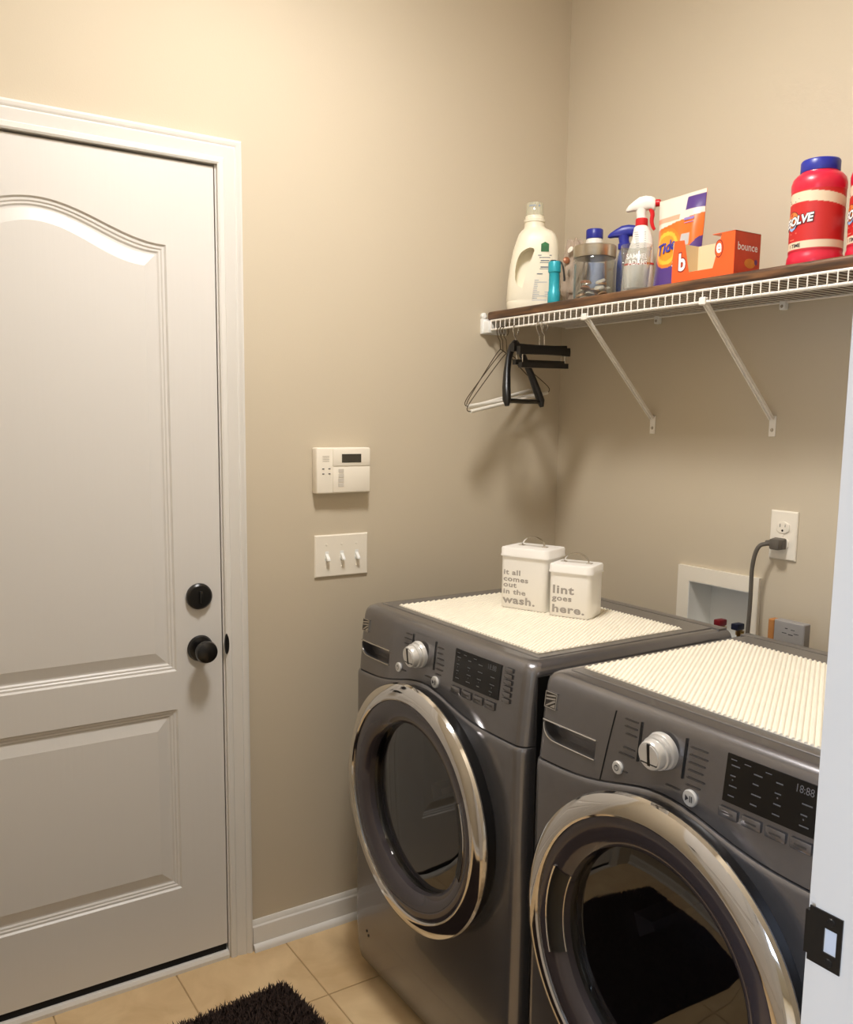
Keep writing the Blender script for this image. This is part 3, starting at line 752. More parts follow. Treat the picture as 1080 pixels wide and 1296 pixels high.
# ================================================================== WALL FITTINGS
# alarm keypad on the door wall
kp = thing('alarm_keypad', 'white wall keypad with a small dark screen above the light switches', 'keypad', (0, -0.783, 1.307))
b = BM(); box(b, 0.0003, 0.030, -0.081, 0.081, -0.061, 0.061, 0.004, 3); obj('keypad_body', b, M_WPLAST, kp)
b = BM(); box(b, 0.029, 0.0325, -0.034, 0.079, -0.058, 0.010, 0.0015, 2); obj('keypad_cover', b, M_WPLAST, kp)
b = BM(); box(b, 0.029, 0.0330, -0.034, 0.079, 0.012, 0.058, 0.0015, 2); obj('screen_bezel', b, M_WPLAST, kp)
b = BM(); box(b, 0.0328, 0.0338, -0.008, 0.051, 0.021, 0.044, 0.0004, 1); obj('screen', b, M_LCD, kp)
fk = lambda o: (lambda u, v: Vector((o, u, v)))
rects('speaker_slots', [(-0.064, -0.044, 0.038-0.0045*q, 0.0392-0.0045*q) for q in range(4)], mat('slot grey', (150, 138, 122), 0.7, noise=(9, .03)), kp, fk(0.0303))
for q in range(4):
    y = -0.065+(q % 2)*0.018; z = 0.004-(q//2)*0.0135
    b = BM(); box(b, 0.0295, 0.0312, y, y+0.006, z, z+0.0025, 0.0004, 1); obj('indicator', b, M_INKD, kp)
for q in range(4):
    z = -0.006-q*0.0125
    b = BM(); box(b, 0.0320, 0.0338, -0.018, -0.002, z, z+0.0105, 0.0006, 1); obj('key', b, M_BTN, kp)
# triple switch plate
sw = thing('light_switch_plate', 'white triple toggle switch plate below the keypad', 'light switch', (0, -0.777, 1.0737))
b = BM(); loft(b, [[Vector((x, y*w, z*h)) for y, z in ((-1, -1), (1, -1), (1, 1), (-1, 1))] for x, w, h in ((0.0003, 0.0814, 0.0577), (0.0035, 0.0814, 0.0577), (0.0062, 0.0785, 0.0548))]); obj('plate', b, M_WPLAST, sw, ang=15)
for q in (-1, 0, 1):
    y = q*0.046
    b = BM(); box(b, 0.0060, 0.0068, y-0.0055, y+0.0055, -0.0125, 0.0125, 0.0003, 1); tg = obj('toggle_slot', b, M_BWHITE, sw)
    b = BM(); prism(b, [(0.0062, 0.0065), (0.0200, -0.0075), (0.0205, -0.0115), (0.0175, -0.0130), (0.0062, -0.0055)], lambda u, v, s, y=y: Vector((u, y+(0.0042 if s else -0.0042), v))); obj('toggle', b, M_BWHITE, tg, ang=20)
    for z in (0.0305, -0.0305):
        b = BM(); lathe(b, [(0, 0.0060), (0.0032, 0.0060), (0.0026, 0.0072), (0, 0.0074)], 14, (0, y, z), 'X'); obj('screw', b, M_WPLAST, sw)
# outlet on the back wall
ot = thing('power_outlet', 'white duplex outlet plate with a grey plug in its lower socket', 'outlet', (0.826, 0, 1.1754))
b = BM(); loft(b, [[Vector((x*w, y, z*h)) for x, z in ((-1, -1), (1, -1), (1, 1), (-1, 1))] for y, w, h in ((-0.0003, 0.0368, 0.0596), (-0.0035, 0.0368, 0.0596), (-0.0062, 0.0340, 0.0568))]); obj('plate', b, M_WPLAST, ot, ang=15)
for z in (0.0195, -0.0195):
    b = BM(); rg = []
    for y, s in ((-0.0055, 1.0), (-0.0085, 1.0), (-0.0092, 0.95)):
        rg.append([Vector((s*max(-0.0172, min(0.0172, 0.0172*1.15*math.cos(2*PI*k/32))), y, z+s*0.0142*math.sin(2*PI*k/32))) for k in range(32)])
    loft(b, rg); so = obj('socket', b, M_WPLAST, ot, ang=40)
    fo = lambda u, v: Vector((u, -0.0095, v))
    rects('slots', [(-0.0078, -0.0062, z+0.0005, z+0.0085), (0.0062, 0.0076, z+0.0012, z+0.0080)], M_DARK, so, fo)
    b = BM(); disc(b, fo, 0, z-0.0075, 0.0028, 0.0028, 14); obj('ground_hole', b, M_DARK, so, smooth=False)
b = BM(); lathe(b, [(0, 0.0060), (0.0032, 0.0060), (0.0026, 0.0072), (0, 0.0074)], 14, (0, 0, 0), '-Y'); obj('screw', b, M_WPLAST, ot)
# plug and cord
pc = thing('appliance_cable', 'grey power cord plugged into the outlet and running down behind the washer', 'cord', (0.826, -0.0096, 1.1559))
b = BM()
loft(b, [[Vector((x, y*s, z*s)) for y, z in ((-0.016, -0.0115), (-0.002, -0.0135), (-0.002, 0.0135), (-0.016, 0.0115))] for x, s in ((0.014, 0.9), (0.010, 1.0), (-0.016, 1.0))])
box(b, -0.014, 0.013, -0.030, 0.0, -0.0135, 0.0125, 0.004, 2)
obj('plug', b, M_CORD, pc, ang=40)
b = BM()
cp = smooth_pts([(-0.010, -0.018, 0.0), (-0.020, -0.022, -0.001), (-0.038, -0.038, -0.006), (-0.048, -0.042, -0.055), (-0.048, -0.040, -0.12), (-0.047, -0.042, -0.20), (-0.047, -0.050, -0.30), (-0.03, -0.055, -0.55), (0.0, -0.055, -0.75)], 3)
tube(b, cp, 0.0052, 10); obj('cable_run', b, M_CORD, pc)
b = BM(); lathe(b, [(0.0085, 0.012), (0.0095, 0.015), (0.007, 0.024), (0.0060, 0.030)], 14, (0, 0, 0), 'X'); sr = obj('strain_relief', b, M_CORD, pc); sr.rotation_euler = (0, 0, PI); sr.location = (0, -0.017, 0)
# washer valve box in the wall
vb = thing('washer_outlet_box', 'white recessed valve box in the wall behind the machines', 'valve box', (0.648, 0, 0.94))
b = BM()
FX0, FX1, FZ0, FZ1 = -0.133, 0.123, -0.115, 0.121
ix0, ix1, iz0, iz1 = BX0-0.648+0.0005, BX1-0.648-0.0005, BZ0-0.94+0.0005, BZ1-0.94-0.0005
for r4 in ((FX0, FX1, iz1, FZ1), (FX0, FX1, FZ0, iz0), (FX0, ix0, iz0, iz1), (ix1, FX1, iz0, iz1)): box(b, r4[0], r4[1], -0.010, -0.0003, r4[2], r4[3])
obj('box_frame', b, M_WPLAST, vb, smooth=False)
b = BM(); yb_ = 0.085
t_ = 0.002
box(b, ix0, ix1, yb_-t_, yb_, iz0, iz1); box(b, ix0, ix0+t_, -0.009, yb_, iz0, iz1); box(b, ix1-t_, ix1, -0.009, yb_, iz0, iz1); box(b, ix0, ix1, -0.009, yb_, iz1-t_, iz1); box(b, ix0, ix1, -0.009, yb_, iz0, iz0+t_)
obj('box_liner', b, M_BWHITE, vb, smooth=False)
for x, mm, nm in ((-0.013, M_VRED, 'red valve handle'), (0.042, M_VBLUE, 'dark blue valve handle')):
    b = BM(); lathe(b, [(0.008, iz0+t_), (0.008, -0.045), (0.011, -0.045), (0.011, -0.034), (0.006, -0.034), (0.006, -0.028), (0, -0.028)], 16, (x, 0.035, 0)); v = obj('valve', b, M_BRASS, vb)
    b = BM(); box(b, x-0.0105, x+0.0105, 0.010, 0.040, -0.030, -0.013, 0.003, 2); hh = obj('valve_handle', b, mm, v); hh['label'] = nm
# carton standing in the gap behind the washer
ct = thing('cardboard_carton', 'narrow grey and brown carton standing between washer and wall', 'box', (0.936, -0.115, 0))
b = BM(); box(b, -0.034, 0.043, -0.012, 0.012, 0, 0.998, 0.002, 1); obj('carton_body', b, M_GREYC, ct)
b = BM(); box(b, -0.050, -0.0345, -0.012, 0.012, 0, 0.996, 0.002, 1); obj('carton_end', b, M_BROWNC, ct)
fq = lambda u, v: Vector((u, -0.0125, v))
rects('carton_print', [(-0.005, 0.002, 0.981, 0.983), (0.010, 0.020, 0.980, 0.9815), (-0.012, 0.0, 0.970, 0.9715), (0.004, 0.016, 0.968, 0.970), (0.018, 0.030, 0.972, 0.9735)], M_INKD, ct, fq)
# PART3
# ================================================================== WIRE SHELF
SHZ = 1.733; LIPY = -0.300; LIPB = 1.706
sh = thing('wire_shelf', 'white wire shelf with two diagonal braces on the wall above the machines', 'shelf', (0, 0, SHZ))
def rail(p, q, r_, nm='rail'):
    b = BM(); tube(b, [p, q], r_, 8); return obj(nm, b, M_WIREW, sh)
X0S, X1S = 0.030, RX-0.004
rail((X0S, LIPY, -0.0015), (X1S, LIPY, -0.0015), 0.0030); rail((X0S, LIPY, LIPB-SHZ), (X1S, LIPY, LIPB-SHZ), 0.0030)
rail((X0S, -0.010, -0.0045), (X1S, -0.010, -0.0045), 0.0028); rail((X0S, -0.15, -0.0050), (X1S, -0.15, -0.0050), 0.0028)
b = BM(); tube(b, [(0, -0.006, 0), (0, -0.15, 0), (0, LIPY+0.004, 0), (0, LIPY-0.0026, -0.002), (0, LIPY-0.0026, -0.010), (0, LIPY-0.0026, LIPB-SHZ)], 0.0015, 6)
w0 = obj('cross_wire', b, M_WIREW, sh); n = int((X1S-X0S-0.01)/0.0211)
for k in range(n+1):
    w = w0 if k == 0 else w0.copy()
    if k: COL.objects.link(w)
    w.location = (X0S+0.006+k*0.0211, 0, -0.0020)
# end bracket on the door wall
b = BM(); box(b, 0.0004, 0.010, -0.317, -0.225, -0.038, 0.006, 0.002, 2); box(b, 0.006, 0.034, -0.311, -0.290, -0.036, -0.001, 0.003, 2)
eb = obj('end_bracket', b, M_BWHITE, sh)
b = BM(); lathe(b, [(0, 0), (0.009, 0), (0.009, 0.008), (0.006, 0.011), (0, 0.0115)], 18, (0.0004, -0.308, 0.014), 'X'); obj('anchor', b, M_BWHITE, eb)
# diagonal braces
for xf, xw in ((0.424, 0.392), (0.797, 0.775)):
    b = BM()
    A, Bp = Vector((xf, LIPY+0.003, -0.026)), Vector((xw, -0.004, 1.452-SHZ))
    d = (Bp-A).normalized(); sx = Vector((1, 0, 0)); nn = d.cross(sx).normalized()
    pr = [(-0.0065, -0.0035), (-0.0065, 0.0035), (-0.0035, 0.0035), (-0.0035, -0.0005), (0.0035, -0.0005), (0.0035, 0.0035), (0.0065, 0.0035), (0.0065, -0.0035)]
    loft(b, [[P+sx*u+nn*v for u, v in pr] for P in (A, Bp-d*0.004)])
    br = obj('brace', b, M_WIREW, sh, ang=30)
    b = BM(); box(b, xw-0.0095, xw+0.0095, -0.0030, -0.0003, 1.412-SHZ, 1.462-SHZ, 0.001, 1); fp = obj('foot_plate', b, M_WIREW, br)
    b = BM(); lathe(b, [(0, 0.003), (0.0045, 0.003), (0.0035, 0.0050), (0, 0.0055)], 14, (xw, 0, 1.428-SHZ), '-Y'); obj('screw', b, M_STEEL, br)
    b = BM(); box(b, xf-0.009, xf+0.009, LIPY-0.007, LIPY+0.006, -0.034, -0.017, 0.002, 1); obj('lip_clip', b, M_WIREW, br)
for x in (0.40, 0.79, 1.2):
    b = BM(); box(b, x-0.008, x+0.008, -0.016, -0.0003, -0.022, 0.002, 0.002, 1); wc = obj('wall_clip', b, M_BWHITE, sh)
    b = BM(); lathe(b, [(0, 0.0), (0.004, 0.0), (0.003, 0.0018), (0, 0.002)], 12, (x, -0.016, -0.014), '-Y'); obj('screw', b, M_STEEL, wc)
# plank on the shelf
b = BM(); BT = 1.7585; BB = SHZ+0.0008
box(b, 0, 1.655, 0, 0.294, 0, BT-BB, 0.007, 3)
pk = obj('wooden_plank', b, M_WOOD); pk.location = (0.012, -0.301, BB)
tag(pk, 'dark stained wooden plank lying on the white wire shelf', 'plank')

# ================================================================== THINGS ON THE PLANK
def face(x, y, extra=0.0): return math.atan2(CAM.x-x, -(CAM.y-y))+extra      # local -y turned towards the open side
def sell(w, d, z, e=2.6, n=40, cx=0.0, cy=0.0):
    out = []
    for k in range(n):
        a = 2*PI*k/n; c, s = math.cos(a), math.sin(a)
        out.append(Vector((cx+w/2*math.copysign(abs(c)**(2/e), c), cy+d/2*math.copysign(abs(s)**(2/e), s), z)))
    return out
# ---- detergent jug
jx, jy = 0.104, -0.205
jg = thing('detergent_jug', 'large cream detergent jug with a moulded grip and clear cap', 'bottle', (jx, jy, BT), math.radians(48))
JS = [(0.0, 0.138, 0.078, 0.0), (0.004, 0.148, 0.086, 0.0), (0.022, 0.154, 0.092, 0.0), (0.026, 0.152, 0.090, 0.0), (0.030, 0.155, 0.092, 0.0), (0.08, 0.150, 0.092, 0.001), (0.13, 0.141, 0.090, 0.002), (0.17, 0.130, 0.088, 0.0045), (0.195, 0.118, 0.084, 0.0065), (0.213, 0.104, 0.076, 0.006), (0.223, 0.088, 0.066, 0.004), (0.229, 0.066, 0.060, 0.0), (0.234, 0.058, 0.057, -0.002), (0.245, 0.056, 0.056, -0.002), (0.247, 0.060, 0.060, -0.002), (0.254, 0.060, 0.060, -0.002), (0.256, 0.054, 0.054, -0.002), (0.264, 0.052, 0.052, -0.002)]
b = BM(); loft(b, [sell(w, d, z, 2.9 if z < 0.22 else 2.0, 96, cx) for z, w, d, cx in JS]); jb = obj('jug_body', b, M_CREAM, jg, ang=50)
k = BM()
gp = smooth_pts([(x, z, 0) for x, z in ((-0.030, 0.060), (-0.046, 0.068), (-0.053, 0.090), (-0.050, 0.128), (-0.039, 0.158), (-0.014, 0.172), (0.003, 0.168), (-0.003, 0.148), (-0.016, 0.112), (-0.025, 0.080), (-0.030, 0.060))], 2)[:-1]
prism(k, [(p.x, p.y) for p in gp], lambda u, v, s: Vector((u, -0.09 if s else -0.002, v)))
boolean_cut(jb, k)
b = BM(); lathe(b, [(0.0, 0.262), (0.0245, 0.262), (0.0245, 0.268), (0.0235, 0.298), (0.022, 0.300), (0.0, 0.300)], 36, (-0.002, 0, 0)); cpj = obj('jug_cap', b, clear_mat('pale clear cap', (0.92, 0.92, 0.86), 0.4, 0.05, 0.38, (236, 234, 214)), jg)
fc = lambda u, v: Vector((-0.002+0.0247*math.sin(u/0.0245), -0.0247*math.cos(u/0.0245), v))
rects('cap_print', [(-0.016+0.0035*q, -0.0138+0.0035*q, 0.288, 0.292) for q in range(6)]+[(0.012, 0.016, 0.287, 0.292)], M_INKB, cpj, fc)
def jugf(u, v):
    w, d, cx = 0.15, 0.092, 0.0
    for (z0, w0_, d0, c0), (z1, w1, d1, c1) in zip(JS, JS[1:]):
        if z0 <= v <= z1: t = (v-z0)/max(1e-6, z1-z0); w, d, cx = w0_+(w1-w0_)*t, d0+(d1-d0)*t, c0+(c1-c0)*t
    q = max(0.0, 1-abs((u-cx)/(w/2))**2.9)
    return Vector((u, -d/2*q**(1/2.9)-0.0012, v))
Lr = [(0.012, 0.050, 0.148, 0.150), (0.016, 0.046, 0.142, 0.1438), (0.020, 0.044, 0.133, 0.1355), (0.018, 0.046, 0.128, 0.1295), (0.020, 0.048, 0.115, 0.118), (0.018, 0.048, 0.111, 0.1125), (0.010, 0.026, 0.097, 0.099)]
for q in range(11): Lr.append((0.004-0.0006*q, 0.050+random.uniform(-0.012, 0.006), 0.080-q*0.0055, 0.0812-q*0.0055))
rects('label_print', Lr[:7], mat('slate ink', (70, 86, 112), 0.6, noise=(20, .03)), jg, jugf); rects('label_print', Lr[7:], M_INKB, jg, jugf)
b = BM(); prism(b, [(0.020, 0.159), (0.042, 0.159), (0.042, 0.180), (0.031, 0.186), (0.020, 0.180)], lambda u, v, s: jugf(u, v)+Vector((0, -0.0006*s, 0))); obj('green_emblem', b, M_GREEN, jg, smooth=False)
# ---- teal torch
tf = thing('torch', 'teal metal pocket torch standing on end with a black wrist strap', 'torch', (0.270, -0.272, BT), face(0.27, -0.272))
b = BM(); lathe(b, [(0, 0), (0.0160, 0), (0.0165, 0.002), (0.0165, 0.030), (0.0145, 0.033), (0.0142, 0.078), (0.0150, 0.080), (0.0168, 0.082), (0.0168, 0.106), (0.0155, 0.109), (0, 0.1095)], 36); obj('torch_body', b, M_TEAL, tf)
b = BM(); lathe(b, [(0, 0.109), (0.008, 0.109), (0.008, 0.113), (0, 0.1135)], 20, (-0.004, 0, 0)); obj('torch_button', b, M_BLKPL, tf)
b = BM(); pts = smooth_pts([(0.004, -0.004, 0.110), (0.014, -0.006, 0.110), (0.021, -0.008, 0.100), (0.024, -0.009, 0.085), (0.027, -0.010, 0.062), (0.026, -0.010, 0.057)], 2)
tube(b, pts, [0.0018+0.0012*i/len(pts) for i in range(len(pts))], 8); obj('wrist_strap', b, M_BLKPL, tf)
# ---- glass jar with steel lid
jax, jay = 0.362, -0.215
jr = thing('glass_jar', 'clear glass jar with a brushed steel lid, half full of caps', 'jar', (jax, jay, BT))
b = BM(); lathe(b, [(0.0, 0.0), (0.050, 0.0), (0.054, 0.004), (0.055, 0.012), (0.055, 0.100), (0.052, 0.110), (0.0505, 0.110), (0.0525, 0.098), (0.0525, 0.012), (0.050, 0.006), (0.0, 0.006)], 56, cap=False); obj('jar_glass', b, M_GLASS, jr)
b = BM(); lathe(b, [(0.0, 0.1102), (0.0548, 0.1102), (0.0555, 0.112), (0.0555, 0.138), (0.0540, 0.1405), (0.0, 0.1415)], 56); obj('jar_lid', b, M_STEEL, jr, ang=30)
capm = [mat('cap tan', (176, 140, 104), 0.4, 0.3, noise=(40, .1)), mat('cap silver', (190, 184, 172), 0.3, 0.8, noise=(40, .06)), mat('cap copper', (150, 96, 66), 0.4, 0.4, noise=(40, .1)), mat('cap white', (228, 222, 208), 0.4, noise=(40, .03))]
b = BM(); rg = []
for h, rr_, am in ((0, 0.0135, 0.0008), (0.002, 0.0132, 0.0004), (0.0045, 0.012, 0), (0.006, 0.0105, 0)): rg.append([Vector(((rr_+am*math.cos(21*2*PI*k_/42))*math.cos(2*PI*k_/42), (rr_+am*math.cos(21*2*PI*k_/42))*math.sin(2*PI*k_/42), h)) for k_ in range(42)])
loft(b, rg); bmesh.ops.recalc_face_normals(b, faces=b.faces)
cap_me = bpy.data.meshes.new('bottle_cap'); b.to_mesh(cap_me); b.free()
spots = []
for lay, (nn_, R) in enumerate(((6, 0.033), (1, 0.0), (5, 0.031), (4, 0.028))):
    for q in range(nn_): spots.append((R*math.cos(2*PI*q/nn_+lay*0.5), R*math.sin(2*PI*q/nn_+lay*0.5), 0.0125+(0.0 if lay < 2 else (lay-1)*0.0165)))
for q, (x, y, z) in enumerate(spots):
    me = cap_me.copy(); o = link('bottle_cap', me, capm[q % 4])
    o.location = (jax+x, jay+y, BT+z+0.001); o.rotation_euler = (random.uniform(-0.35, 0.35), random.uniform(-0.35, 0.35), random.random()*6)
    cn = ('tan', 'silver', 'copper', 'white')[q % 4]
    tag(o, cn+' crimped bottle cap in the pile inside the steel-lidded glass jar', 'bottle cap', cn+' bottle caps in the glass jar')
# ---- white bottle with blue cap behind the jar
wb = thing('pill_bottle', 'slim white bottle with a ribbed blue cap behind the glass jar', 'bottle', (0.232, -0.095, BT))
b = BM(); lathe(b, [(0, 0), (0.030, 0), (0.032, 0.003), (0.032, 0.150), (0.029, 0.165), (0.0245, 0.178), (0.0232, 0.190), (0.0205, 0.194), (0, 0.194)], 40); obj('bottle_body', b, M_WHITEP, wb)
b = BM(); rg = []
for h, rr_ in ((0.1942, 0.0225), (0.196, 0.0232), (0.217, 0.0232), (0.2195, 0.0215)): rg.append([Vector(((rr_+0.0004*(k_ % 2))*math.cos(2*PI*k_/60), (rr_+0.0004*(k_ % 2))*math.sin(2*PI*k_/60), h)) for k_ in range(60)])
loft(b, rg); obj('bottle_cap_blue', b, M_BLUE, wb, ang=50)
b = BM(); lathe(b, [(0.0324, 0.03), (0.0326, 0.035), (0.0326, 0.120), (0.0324, 0.125)], 40, cap=False); obj('bottle_label', b, mat('pale blue label', (150, 170, 215), 0.5, noise=(50, .2)), wb)
# ---- crinkled clear bag
bg = thing('plastic_bag', 'crinkled clear plastic bag of small bits between jug and jar', 'bag', (0.228, -0.165, BT))
b = BM(); bmesh.ops.create_icosphere(b, subdivisions=4, radius=1.0)
for v in b.verts:
    p = v.co.copy(); nz = math.sin(p.x*7+p.z*5)*0.08+math.sin(p.y*11-p.z*9)*0.07+math.sin(p.x*17+p.y*13)*0.04
    p *= 1+nz
    v.co = Vector((p.x*0.040, p.y*0.030, max(0.0, 0.090+p.z*0.096)))
obj('bag_film', b, M_BAG, bg, ang=25)
for q, (x, y, z) in enumerate(((0.018, -0.030, 0.152), (0.006, -0.034, 0.125), (0.016, -0.034, 0.090), (0.014, -0.006, 0.03), (0.0, 0.008, 0.10))):
    b = BM(); lathe(b, [(0, 0), (0.009, 0), (0.0095, 0.002), (0.006, 0.004), (0, 0.0045)], 18); o = obj('trinket', b, capm[(q*3+3) % 4], bg)
    o.location = (x, y, z); o.rotation_euler = (1.2+0.2*q, 0.3*q, q)
# ---- trigger spray bottles
def trigger_head(parent, z, shroud_m, trig_m, collar_m):
    """tail points to local -x, trigger and nozzle to local +x"""
    b = BM(); lathe(b, [(0, z-0.002), (0.0150, z-0.002), (0.0155, z), (0.0155, z+0.014), (0.0135, z+0.016), (0, z+0.016)], 28); obj('collar', b, collar_m, parent)
    b = BM()
    secs = [(-0.0400, z+0.0385, 0.003, 0.003), (-0.034, z+0.0415, 0.008, 0.008), (-0.022, z+0.047, 0.012, 0.010), (-0.008, z+0.0510, 0.018, 0.012), (0.008, z+0.0535, 0.018, 0.012), (0.022, z+0.053, 0.016, 0.011), (0.030, z+0.049, 0.016, 0.011), (0.0325, z+0.049, 0.013, 0.009)]
    loft(b, [[Vector((x, d*math.copysign(abs(math.cos(2*PI*k_/20))**0.75, math.cos(2*PI*k_/20)), c+h*math.copysign(abs(math.sin(2*PI*k_/20))**0.75, math.sin(2*PI*k_/20)))) for k_ in range(20)] for x, c, h, d in secs])
    obj('shroud', b, shroud_m, parent, ang=50)
    b = BM(); loft(b, [[Vector((cx+w*math.cos(2*PI*k_/20), w*0.85*math.sin(2*PI*k_/20), zz)) for k_ in range(20)] for zz, w, cx in ((z+0.014, 0.0125, 0.0), (z+0.026, 0.0120, -0.002), (z+0.040, 0.0135, -0.003))]); obj('neck', b, shroud_m, parent, ang=50)
    b = BM(); pts = smooth_pts([(0.022, 0, z+0.038), (0.027, 0, z+0.025), (0.024, 0, z+0.010), (0.028, 0, z-0.006), (0.033, 0, z-0.013)], 2)
    tube(b, pts, [0.0065-0.003*i/len(pts) for i in range(len(pts))], 10); obj('trigger', b, trig_m, parent)
    b = BM(); lathe(b, [(0, 0.0325), (0.009, 0.0325), (0.009, 0.043), (0.007, 0.045), (0, 0.045)], 16, (0, 0, z+0.052), 'X'); obj('nozzle', b, trig_m, parent)
# white one
ws = thing('spray_bottle', 'white spray bottle with a white head and red trigger behind the drinking glass', 'spray bottle', (0.462, -0.160, BT), math.radians(38))
b = BM(); loft(b, [sell(w, d, z, 2.3, 36, cx) for z, w, d, cx in ((0, 0.070, 0.046, 0.002), (0.004, 0.076, 0.052, 0.002), (0.06, 0.077, 0.053, 0.002), (0.095, 0.073, 0.050, 0.004), (0.125, 0.064, 0.046, 0.008), (0.150, 0.052, 0.040, 0.010), (0.168, 0.044, 0.036, 0.008), (0.178, 0.036, 0.033, 0.006), (0.181, 0.028, 0.028, 0.006), (0.184, 0.026, 0.026, 0.006))]); obj('bottle_body', b, M_WHITEP, ws, ang=50)
hd_ = bpy.data.objects.new('trigger_head', None); COL.objects.link(hd_); hd_.parent = ws; hd_.location = (0.006, 0, 0)
trigger_head(hd_, 0.184, M_WHITEP, M_RED, M_RED)
fs_ = lambda u, v: Vector((u, -0.5*(0.0505-0.24*max(0, v-0.10))*max(0.05, 1-abs((u-0.006)/0.036)**2.3)**(1/2.3)-0.0012, v))
rects('label_print', [(-0.010+0.0012*q, 0.020, 0.163-q*0.0055, 0.1642-q*0.0055) for q in range(8)], mat('grey ink', (150, 148, 150), 0.6, noise=(9, .02)), ws, fs_)
b = BM(); loft(b, [sell(w+0.0012, d+0.0012, z, 2.3, 36, cx) for z, w, d, cx in ((0.083, 0.0745, 0.051, 0.0035), (0.0875, 0.0740, 0.0505, 0.0038))], cap=False); obj('red_stripe', b, M_RED, ws)
# blue one
bs = thing('spray_bottle', 'clear spray bottle with a blue head and blue tube between jar and drinking glass', 'spray bottle', (0.366, -0.112, BT), math.radians(40))
b = BM(); lathe(b, [(0.0, 0.001), (0.026, 0.001), (0.028, 0.004), (0.028, 0.095), (0.022, 0.118), (0.0140, 0.132), (0.0140, 0.144)], 36, cap=False); obj('bottle_body', b, M_CLEARP, bs)
b = BM(); loft(b, [sell(w, w*0.8, z, 2, 20, cx) for z, w, cx in ((0.004, 0.013, -0.012), (0.05, 0.014, -0.012), (0.10, 0.018, -0.010), (0.132, 0.022, -0.004), (0.144, 0.024, 0.0))]); obj('dip_tube', b, M_BLUEL, bs)
hd2 = bpy.data.objects.new('trigger_head', None); COL.objects.link(hd2); hd2.parent = bs; hd2.scale = (1.12, 1.05, 0.86); hd2.location = (0.0, 0, 0.022)
trigger_head(hd2, 0.144, M_BLUE, M_RED, M_BLUE)
# ---- drinking glass
gx, gy = 0.537, -0.243
gl = thing('drinking_glass', 'clear pint glass with white lettering in front of the white spray bottle', 'glass', (gx, gy, BT), face(gx, gy))
b = BM(); lathe(b, [(0.0, 0.0), (0.028, 0.0), (0.0295, 0.003), (0.0375, 0.112), (0.0368, 0.1135), (0.0358, 0.112), (0.0278, 0.010), (0.0, 0.010)], 56, cap=False); obj('glass_body', b, M_GLASS, gl)
fg = lambda u, v: Vector(((0.0300+0.0082*v/0.112)*math.sin(u/0.034), -(0.0300+0.0082*v/0.112)*math.cos(u/0.034), v))
lettering('lettering', [('SAMUEL', 0.0165, 0.0002, -0.024, 0.077, 0.85), ('ADAMS', 0.0165, 0.0002, -0.019, 0.0625, 0.85)], M_INKW, gl, fg)
# ---- laundry pod pouch (standing bag, flat top)
px_, py_ = 0.604, -0.172
pw, ph = 0.138, 0.230
pch = thing('detergent_pouch', 'orange and purple stand-up pouch of laundry pods behind the orange carton', 'pouch', (px_, py_, BT), math.radians(3))
def pouch_pt(u, t, side):
    """u -1..1 across, t 0..1 up, side -1 front / +1 back"""
    th = 0.036*(1-t)**0.7*(1-abs(u)**4)+0.0006
    if t < 0.06: th *= 0.75+0.25*t/0.06
    x = pw/2*u*(1-0.04*math.sin(PI*t)); wr = 0.0016*math.sin(9*u+7*t)*math.sin(PI*t)
    return Vector((x, side*th+wr+0.010*t, ph*t+(0.0035*u*t)))
NU, NT = 60, 110
O, PUR, YEL, WHT, BLU = srgb(240, 112, 34), srgb(84, 56, 130), srgb(250, 190, 60), srgb(236, 222, 206), srgb(40, 56, 150)
def pouch_col(u, t):
    x, y = u, t
    # bullseye rings left of the middle
    dx, dy = (x+0.30)/0.60, (y-0.46)/0.215
    c, s = math.cos(0.45), math.sin(0.45); ex, ey = dx*c+dy*s, -dx*s*0.7+dy*c
    rr_ = math.hypot(ex, ey)
    if y > 0.985: return srgb(235, 215, 195)
    if 0.82 < y < 0.955 and x > 0.28: return PUR
    if y > 0.72+0.05*x: return WHT if not (0.74 < y < 0.80 and x < 0.1) else srgb(236, 170, 140)
    if rr_ < 0.62: return srgb(244, 150, 40)
    if rr_ < 0.82: return YEL
    if rr_ < 0.98: return srgb(246, 128, 30)
    if y < 0.36+0.16*max(0.0, x)+0.02*math.sin(8*x): return PUR
    if 0.46 < y < 0.58 and 0.30 < x < 0.62: return srgb(190, 186, 184)
    return O
for side in (-1, 1):
    vs, fcs, cols = [], [], []
    for j in range(NT+1):
        for i in range(NU+1):
            u, t = -1+2*i/NU, j/NT
            vs.append(tuple(pouch_pt(u, t, side))); cols.append(pouch_col(u, t) if side < 0 else O)
    for j in range(NT):
        for i in range(NU):
            a = j*(NU+1)+i; q = (a, a+1, a+NU+2, a+NU+1); fcs.append(q if side < 0 else tuple(reversed(q)))
    me = bpy.data.meshes.new('film'); me.from_pydata(vs, [], fcs)
    painted('front_film' if side < 0 else 'back_film', me, M_PRINT, pch, lambda i, cols=cols: cols[i])
b = BM(); ring = [pouch_pt(-1+2*i/20, 0, -1) for i in range(21)]+[pouch_pt(1-2*i/20, 0, 1) for i in range(1, 20)]
b.faces.new([b.verts.new(p) for p in ring]); obj('gusset', b, M_ORANGE, pch, smooth=False)
fpch = lambda u, v: pouch_pt(u/(pw/2), min(1, max(0, v/ph)), -1)+Vector((0, -0.0028, 0))
def slant(u, v): return fpch(u, v+0.25*(u+0.03))
lettering('brand_lettering', [('Tide', 0.038, 0.0010, -0.046, 0.092, 0.80)], mat('pouch blue ink', (50, 60, 160), 0.4, noise=(9, .02)), pch, slant)
